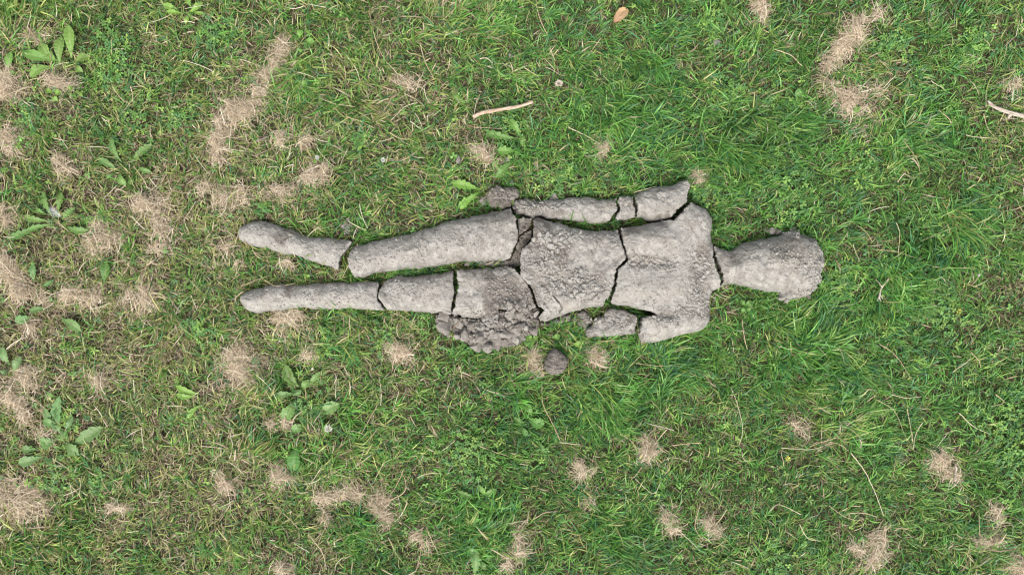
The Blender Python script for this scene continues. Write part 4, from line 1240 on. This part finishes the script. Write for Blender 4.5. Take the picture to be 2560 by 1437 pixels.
def stalks():
    for i, ps in enumerate(STALKS):
        q = np.array([P(a, b, .03) for a, b in ps])
        path2 = smooth_path(q, 8)
        n = len(path2)
        zz = np.array([surf_z(*p) or 0 for p in path2])
        ground_ = gz(path2[:, 0], path2[:, 1]) + .026 + .005 * np.sin(np.linspace(0, 5, n) + i)
        z = np.maximum(ground_, zz + .002)
        path = np.column_stack([path2 + rng.normal(0, .0003, (n, 2)), z])
        r0 = random.uniform(.0010, .0017)
        rad = np.linspace(r0, r0 * .5, n)
        head = i % 4 == 1
        if head:
            k = n // 3
            rad[-k:] *= 1 + 1.1 * (np.arange(k) % 2)
        base = np.array(random.choice([(.52, .44, .28), (.60, .52, .38), (.46, .36, .23), (.56, .48, .34)]))
        V, F4, F3 = tube(path, rad, None, 5, knob=.3)
        cen = np.array([path[:, 0].mean(), path[:, 1].mean(), 0])
        me = py_mesh('dry_stalk', V - cen, F4 + F3, M_dead, base)
        o = link('dry_stalk', me, loc=tuple(cen))
        Lp = sum(math.dist(ps[j], ps[j + 1]) for j in range(len(ps) - 1))
        curved = len(ps) > 3
        st = '%s %s dry grass stalk%s' % ('long' if Lp > 110 else ('short' if Lp < 55 else 'thin'), 'curved' if curved else 'straight', ' with a seed head' if head else '')
        tag(o, where(np.mean([p[0] for p in ps]), np.mean([p[1] for p in ps]), st), 'stalk', 'dry grass stalks on the lawn')


def bark_mat(name, c0, c1):
    m, n, l, b = new_mat(name)
    tc = n.new('ShaderNodeTexCoord'); mp = n.new('ShaderNodeMapping'); mp.inputs['Scale'].default_value = (25, 220, 220)
    l.new(tc.outputs['Object'], mp.inputs[0])
    nz = n.new('ShaderNodeTexNoise'); nz.inputs['Scale'].default_value = 1; nz.inputs['Detail'].default_value = 6
    l.new(mp.outputs[0], nz.inputs['Vector'])
    cr = n.new('ShaderNodeValToRGB'); cr.color_ramp.elements[0].position = .38; cr.color_ramp.elements[0].color = (*c0, 1)
    cr.color_ramp.elements[1].position = .62; cr.color_ramp.elements[1].color = (*c1, 1)
    l.new(nz.outputs['Fac'], cr.inputs[0]); l.new(cr.outputs[0], b.inputs['Base Color'])
    bp = n.new('ShaderNodeBump'); bp.inputs['Strength'].default_value = .6; bp.inputs['Distance'].default_value = .002
    l.new(nz.outputs['Fac'], bp.inputs['Height']); l.new(bp.outputs[0], b.inputs['Normal'])
    b.inputs['Roughness'].default_value = .85
    return m


def stick(name, label, ps, r0, r1, mat, twigs=(), z0=.03, cat='stick'):
    q = np.array([P(a, b, .035) for a, b in ps]); pa = smooth_path(q, 8); n = len(pa)
    z = gz(pa[:, 0], pa[:, 1]) + z0 + .002 * np.sin(np.linspace(0, 9, n))
    path = np.column_stack([pa, z])
    rad = np.linspace(r0, r1, n) * U * (1 + .08 * np.sin(np.arange(n) * 1.7))
    V, F4, F3 = tube(path, rad, None, 10, knob=.16)
    d = path[-1] - path[0]; ang = math.atan2(d[1], d[0])
    c = path.mean(0); c[2] = 0
    R_ = np.array([[math.cos(ang), math.sin(ang), 0], [-math.sin(ang), math.cos(ang), 0], [0, 0, 1]])
    faces = F4 + F3
    for tw in twigs:
        qq = np.array([P(a, b, .035) for a, b in tw]); pb = smooth_path(qq, 4)
        pth = np.column_stack([pb, np.full(len(pb), z.mean())])
        V2, G4, G3 = tube(pth, np.linspace(r1, r1 * .4, len(pb)) * U, None, 6, knob=.2)
        faces = faces + [tuple(i + len(V) for i in f) for f in G4 + G3]
        V = np.vstack([V, V2])
    me = py_mesh(name, (V - c) @ R_.T, faces, mat, (1, 1, 1))
    o = link(name, me, loc=tuple(c)); o.rotation_euler = (0, 0, ang)
    tag(o, label, cat)
    return o


# ------------------------------------------------------------------ dandelions
def leaf_mesh(bx, by, tx, ty, wpx, lobed, col, up=.022):
    a = np.array(P(bx, by, .02)); b = np.array(P(tx, ty, .025))
    L = np.linalg.norm(b - a) * 1.03
    n = 30; ac = 7
    t = np.linspace(0, 1, n)
    d = (b - a) / (np.linalg.norm(b - a) + 1e-9); s = np.array([-d[1], d[0]])
    bow = random.uniform(-.10, .10)
    cen = a + np.outer(t * L, d) + np.outer(np.sin(t * math.pi) * bow * L, s)
    w = wpx * U * .60 * np.clip(np.interp(t, [0, .12, .35, .6, .78, .9, 1], [.16, .24, .68, 1, .85, .5, .02]), .03, 1)
    if lobed:
        k = random.choice([4, 5, 6])
        saw = (t * k) % 1.0
        cut = lobed * (saw ** 1.3)
        wl = w * (1 - cut); saw2 = (t * k + .35) % 1.0; wr = w * (1 - lobed * saw2 ** 1.3)
    else:
        wl = w * (1 - .16 * ((t * 7.0) % 1.0)); wr = w * (1 - .16 * ((t * 6.3 + .4) % 1.0))
    g = float(gz(*a)) + .009
    arch = g + up * np.sin(np.clip(t * 1.25, 0, 1) * math.pi * .62) - .006 * t ** 3
    V, C = [], []
    col = np.array(col)
    for i in range(n):
        for j in range(ac):
            u = j / (ac - 1) * 2 - 1
            ww = wl[i] if u < 0 else wr[i]
            p = cen[i] + s * (u * ww)
            z = arch[i] + abs(u) * ww * .30 + .0012 * math.sin(i * 1.7 + j) * abs(u)
            V.append((p[0] - a[0], p[1] - a[1], z))
            C.append(col * 1.0 if j != ac // 2 else col * .9 + np.array((.065, .07, .04)))
    F = [(i * ac + j, i * ac + j + 1, (i + 1) * ac + j + 1, (i + 1) * ac + j) for i in range(n - 1) for j in range(ac - 1)]
    return py_mesh('leaf', V, F, M_leaf, np.array(C)), a


DANDE = [
    ('largest bright dandelion rosette with smooth leaves near the upper left corner', .12, (.14, .27, .065), [(140, 150, 50, 130, 24), (122, 152, 95, 108, 24), (143, 155, 148, 90, 24), (172, 142, 165, 60, 25), (180, 150, 218, 138, 20), (125, 165, 70, 190, 24), (185, 160, 203, 178, 14), (135, 150, 118, 128, 16)]),
    ('small bright dandelion leaves cut off by the left edge, near the upper left corner', .1, (.12, .25, .06), [(15, 178, 20, 128, 18), (40, 180, 15, 185, 14)]),
    ('leafy dandelion cut off by the top edge, left of centre', .3, (.15, .28, .06), [(450, 30, 405, 10, 16), (470, 30, 505, 5, 16), (455, 32, 415, 28, 12), (475, 18, 465, -8, 14), (470, 35, 462, 58, 12), (478, 28, 510, 32, 10)]),
    ('sprawling toothed dandelion left of the straw drift, midway down the upper left', .35, (.12, .235, .075), [(300, 405, 275, 343, 16), (292, 425, 240, 395, 18), (295, 430, 312, 462, 18), (325, 402, 375, 360, 20), (340, 415, 376, 430, 13), (285, 432, 262, 445, 10)]),
    ('jagged dandelion by the left edge with a white feather caught in it', .5, (.11, .225, .06), [(125, 540, 103, 478, 18), (140, 530, 152, 482, 18), (160, 565, 217, 575, 20), (95, 568, 12, 597, 20), (120, 552, 58, 540, 18), (150, 548, 182, 518, 16), (110, 535, 85, 520, 12), (130, 560, 60, 575, 14)]),
    ('dark small dandelion leaf above the oval straw heap left of the lower foot', .2, (.07, .17, .04), [(255, 705, 262, 655, 24)]),
    ('bluish dandelion left of the lower foot by the left edge', .35, (.10, .20, .075), [(80, 792, 34, 802, 24), (120, 772, 72, 778, 16), (150, 798, 200, 828, 24), (80, 705, 80, 660, 18), (100, 715, 130, 700, 12)]),
    ('pale blue-green dandelion cut by the left edge below the middle', .3, (.13, .23, .10), [(20, 912, 4, 868, 22), (30, 930, 52, 892, 20), (20, 925, 2, 935, 16)]),
    ('widest dandelion rosette in the lower left with one toothed blue-green leaf', .32, (.115, .22, .085), [(150, 1090, 146, 992, 26), (140, 1080, 110, 1020, 18), (148, 1066, 108, 1050, 20), (160, 1075, 180, 1042, 16), (180, 1112, 254, 1068, 32), (140, 1100, 100, 1112, 32), (160, 1108, 192, 1138, 28), (90, 1125, 52, 1125, 20), (105, 1142, 45, 1158, 26)]),
    ('two thin bright dandelion leaves left of the big clump right of the lower left', .3, (.16, .29, .06), [(495, 985, 438, 965, 18), (490, 990, 440, 985, 14), (500, 1012, 468, 1046, 14)]),
    ('wide dandelion with grey-green leaves left of the white clover flower', .25, (.125, .235, .08), [(745, 968, 712, 913, 28), (752, 975, 772, 950, 18), (735, 985, 684, 995, 18), (748, 990, 740, 975, 26), (745, 1000, 705, 1052, 30), (800, 1038, 846, 1010, 30), (765, 1062, 728, 1074, 22), (770, 965, 800, 930, 14)]),
    ('single broad dark round-tipped leaf below the white clover flower', .0, (.07, .18, .04), [(742, 1110, 735, 1176, 30)]),
    ('bright dandelion leaves left of the crumbled clay hand', .4, (.15, .30, .055), [(1198, 472, 1128, 456, 24), (1195, 482, 1145, 518, 18), (1200, 478, 1170, 500, 14), (1178, 498, 1150, 522, 14)]),
    ('spread dandelion leaves between the bark stick and the crumbled hand', .45, (.115, .24, .06), [(1295, 345, 1212, 325, 18), (1300, 338, 1275, 298, 20), (1308, 330, 1305, 362, 16), (1292, 375, 1242, 376, 22), (1285, 402, 1242, 442, 22), (1255, 345, 1215, 335, 18)]),
    ('dark toothed dandelion below the lone clod', .35, (.085, .20, .05), [(1322, 1045, 1360, 1062, 28), (1330, 1040, 1322, 1012, 16), (1312, 1062, 1284, 1045, 14), (1300, 1065, 1318, 1092, 14), (1345, 1100, 1366, 1135, 14)]),
    ('thin jagged dandelion in the lawn near the bottom, under the rubble heap side', .55, (.12, .24, .07), [(1192, 1242, 1145, 1230, 14), (1205, 1238, 1240, 1222, 14), (1190, 1258, 1186, 1312, 15), (1212, 1240, 1195, 1213, 14)]),
    ('jagged dandelion cut off by the bottom edge left of centre', .5, (.11, .23, .07), [(1200, 1385, 1168, 1365, 16), (1185, 1440, 1188, 1372, 26), (1210, 1405, 1230, 1388, 14), (1200, 1400, 1215, 1425, 16)]),
    ('small broad weed leaves right of the upper right straw heaps', .1, (.09, .20, .055), [(2010, 215, 1990, 240, 18), (2205, 130, 2195, 118, 14), (2210, 100, 2205, 115, 16)]),
    ('five-leaved bright cinquefoil sprig below the neck and head', .0, (.10, .23, .055), [(1865, 765, 1852, 750, 11), (1865, 765, 1880, 752, 11), (1865, 765, 1885, 765, 11), (1865, 765, 1858, 780, 11), (1865, 765, 1876, 778, 11)]),
    ('small plant with smooth leaves above the big lower left clump of straw', .1, (.15, .29, .06), [(130, 232, 112, 225, 14), (132, 235, 150, 228, 14), (130, 236, 138, 250, 12), (168, 225, 178, 218, 12)]),
    ('little cluster of round bright leaves right of the straw near the top left', .05, (.13, .28, .06), [(745, 95, 755, 75, 14), (760, 100, 785, 105, 14), (750, 215, 768, 208, 16), (745, 225, 735, 212, 14), (755, 118, 750, 130, 12)]),
    ('bright seedling leaves between the lone clod and the belly lump', .15, (.14, .28, .06), [(1330, 850, 1320, 838, 12), (1330, 850, 1345, 842, 12), (1328, 855, 1322, 868, 12), (1380, 845, 1400, 838, 14), (1385, 855, 1392, 868, 12), (1430, 865, 1455, 858, 16)]),
]


def dandelions():
    for lab, lob, col, leaves in DANDE:
        cx = float(np.mean([l_[0] for l_ in leaves])); cy = float(np.mean([l_[1] for l_ in leaves]))
        X, Y = P(cx, cy, .02)
        e = bpy.data.objects.new('dandelion_plant' if 'seedling' not in lab and 'cinquefoil' not in lab else 'weed_plant', None)
        COL.objects.link(e); e.location = (X, Y, 0); e.empty_display_size = .02
        tag(e, lab, 'weed', 'broad-leaved weeds in the lawn')
        for bx, by, tx, ty, w in leaves:
            c = np.array(col) * 1.06 * random.uniform(.8, 1.15) * np.array([random.uniform(1.0, 1.15), 1, .85 * random.uniform(.9, 1.1)])
            me, a = leaf_mesh(bx, by, tx, ty, w, lob, c, up=random.uniform(.011, .020))
            o = link('leaf', me, parent=e); o.location = (a[0] - X, a[1] - Y, 0)


# ------------------------------------------------------------------ flowers, leaf, feather
def flower(px, py, r, label, col, cat='flower', n=34, name='clover_flower', stem=None, h=.032):
    x, y = P(px, py, h)
    e = bpy.data.objects.new(name, None); COL.objects.link(e); e.location = (x, y, 0)
    tag(e, label, cat, 'small flowers in the lawn')
    R = r * U
    V, F, C = [], [], []
    for i in range(n):
        ph = math.acos(1 - (i + .5) / n * 1.1); th = i * 2.39996
        d = np.array([math.sin(ph) * math.cos(th), math.sin(ph) * math.sin(th), math.cos(ph)])
        s = np.cross(d, (0.1, .2, 1)); s /= np.linalg.norm(s)
        f = random.uniform(.75, 1.15)
        b = len(V)
        V += [tuple(d * R * .3 - s * R * .10), tuple(d * R * .8 * f - s * R * .17), tuple(d * R * f), tuple(d * R * .8 * f + s * R * .17), tuple(d * R * .3 + s * R * .10)]
        F.append((b, b + 1, b + 2, b + 3, b + 4))
        c = np.array(col) * random.uniform(.85, 1.05)
        C += [c] * 5
    o = link('petals', py_mesh('petals', V, F, M_petal, np.array(C)), parent=e, loc=(0, 0, h))
    st = stem or (random.uniform(-20, 20), random.uniform(10, 40))
    path = np.array([(st[0] * U * (1 - t), -st[1] * U * (1 - t), h * t - .002) for t in np.linspace(0, 1, 6)])
    Vt, F4, F3 = tube(path, np.full(6, .0008), None, 5)
    link('stem', py_mesh('stem', Vt, F4 + F3, M_leaf, (.14, .22, .07)), parent=e)


def fallen_leaf():
    a = np.array(P(1533, 58, .04)); b = np.array(P(1566, 22, .04))
    n, ac = 14, 9
    L = np.linalg.norm(b - a); d = (b - a) / L; s = np.array([-d[1], d[0]])
    V, C = [], []
    for i in range(n):
        t = i / (n - 1)
        w = 13.5 * U * float(np.interp(t, [0, .08, .25, .5, .75, .92, 1], [.05, .3, .62, .9, 1, .72, .15]))
        for j in range(ac):
            u = j / (ac - 1) * 2 - 1
            p = d * (t * L) + s * u * w * (1 + .05 * math.sin(i * 2.1))
            z = .034 + .010 * u * u + .004 * math.sin(t * 4 + u * 2)
            V.append((p[0], p[1], z))
            base = np.array((.38, .225, .135)) * (1 - t) + np.array((.52, .36, .20)) * t
            C.append(base * (.95 + .1 * random.random()) * (.8 if j == ac // 2 else 1))
    F = [(i * ac + j, i * ac + j + 1, (i + 1) * ac + j + 1, (i + 1) * ac + j) for i in range(n - 1) for j in range(ac - 1)]
    o = link('fallen_leaf', py_mesh('fallen_leaf', V, F, M_leaf, np.array(C)), loc=(a[0], a[1], 0))
    tag(o, 'dry orange-brown fallen leaf lying on grass near the top edge', 'leaf')


def feather():
    a = np.array(P(150, 542, .05)); b = np.array(P(122, 520, .05))
    d = b - a; L = np.linalg.norm(d); d /= L; s = np.array([-d[1], d[0]])
    V, F, C = [], [], []
    for i in range(40):
        t = i / 39; sg = 1 if i % 2 else -1
        p0 = a * 0 + d * t * L; l_ = L * .42 * math.sin(math.pi * (t * .8 + .15))
        p1 = p0 + (d * .6 + s * sg) * l_ * random.uniform(.7, 1.1)
        k = len(V); e_ = d * .0008
        V += [(p0[0], p0[1], .045), (p0[0] + e_[0], p0[1] + e_[1], .045), (p1[0], p1[1], .048 + random.uniform(0, .006))]
        F.append((k, k + 1, k + 2)); C += [(.72, .73, .76)] * 3
    o = link('feather', py_mesh('feather', V, F, M_petal, np.array(C)), loc=(a[0], a[1], 0))
    tag(o, 'small fluffy white feather caught in the jagged dandelion by the left edge', 'feather')


def loose_straw(N=2400):
    xy = rng.uniform((-EX, -EY), (EX, EY), (N, 2))
    xy = xy[~in_clay(xy)]
    px, py = to_px(xy)
    xy = xy[rng.random(len(xy)) < np.clip(dryness(px, py) * 1.5 - .1, .06, 1)]
    n = len(xy)
    L = np.clip(rng.gamma(5, .0095, n), .02, .11)
    root = np.column_stack([xy, gz(xy[:, 0], xy[:, 1]) + rng.uniform(.016, .026, n)])
    V, F = blades(root, rng.uniform(0, 6.28, n), rng.normal(.02, .1, n), rng.normal(-.06, .12, n), L, rng.uniform(.0010, .0023, n), rng.normal(0, .6, n), S=6, tip=.5, roll=rng.normal(0, .3, n))
    c = np.array([(.56, .47, .31), (.64, .56, .42), (.47, .37, .24), (.70, .63, .50)])[rng.integers(0, 4, n)] * rng.uniform(.8, 1.1, (n, 1))
    me = raw_mesh('loose_straw', V, F, M_dead, attrs={'tint': ('FLOAT_COLOR', np.repeat(c, 12, 0))})
    tag(link('loose_straw', me), 'thin pale grass stems scattered over the whole lawn', 'straw', kind='stuff')


thatch()
loose_straw()
grass()
outer_grass()
clover()
for i, sdat in enumerate(STRAW):
    straw_clump(i, *sdat)
stalks()
M_bark = bark_mat('peeled_bark', (.27, .17, .11), (.50, .41, .31))
M_twig = bark_mat('grey_twig', (.25, .20, .16), (.47, .41, .34))
stick('bark_stick', 'straight pale brown peeled stick lying in grass above the clay forearm', [(1183, 293), (1205, 283), (1250, 274), (1300, 266), (1332, 255)], 5.2, 3.8, M_bark, z0=.036)
stick('twig', 'knotty grey twig with a stub reaching in from the right edge', [(2478, 262), (2492, 270), (2515, 278), (2540, 286), (2575, 294)], 3.8, 5.6, M_twig, [[(2528, 284), (2520, 296)], [(2478, 262), (2470, 252)]], z0=.034)
stick('dry_root', 'forked pale dry root lying in grass right of the clay head', [(2195, 752), (2200, 735), (2206, 718), (2222, 696)], 2.6, 1.8, M_twig, [[(2206, 718), (2194, 702)], [(2200, 735), (2208, 748)], [(2198, 740), (2203, 754)]], z0=.03, cat='root')
stick('wood_splinter', 'curved pale wood splinter at the right side of a straw tuft in the lower right', [(2392, 1165), (2393, 1180), (2388, 1203)], 2.4, 1.8, M_twig, z0=.03, cat='splinter')
stick('wood_splinter', 'thin dark wood splinter beside the straw column left of the upper thigh', [(640, 352), (655, 346), (668, 340)], 2.2, 1.6, bark_mat('dark_bark', (.12, .09, .08), (.25, .2, .17)), z0=.028, cat='splinter')
dandelions()
flower(821, 1071, 10, 'round white clover flower in dark grass in the lower left', (.66, .66, .58), n=60)
flower(958, 400, 7, 'tiny white daisy on a thin stem above the upper thigh', (.62, .62, .57), stem=(-10, 45))
flower(793, 394, 6, 'small white flower left of the tiny white daisy', (.58, .57, .52))
flower(1397, 209, 10, 'dried pale clover head right of the peeled bark stick', (.62, .54, .46), n=44, cat='dried flower', name='dried_clover_head')
flower(781, 922, 4, 'white flower bud right of the straw tufts below the lower foot', (.75, .74, .62), n=20)
flower(1969, 1146, 8, 'pale yellow flower in the lawn at the lower right', (.62, .60, .12), n=12, name='yellow_flower')
flower(2396, 777, 8, 'dull yellow flower in green grass right of the clay head', (.50, .45, .10), n=9, name='yellow_flower')
flower(2447, 688, 4, 'tiny white petal flower near the right edge', (.8, .8, .78), n=14)
flower(1290, 42, 3, 'tiny white bud by the top edge', (.6, .62, .5), n=12)
fallen_leaf()
feather()
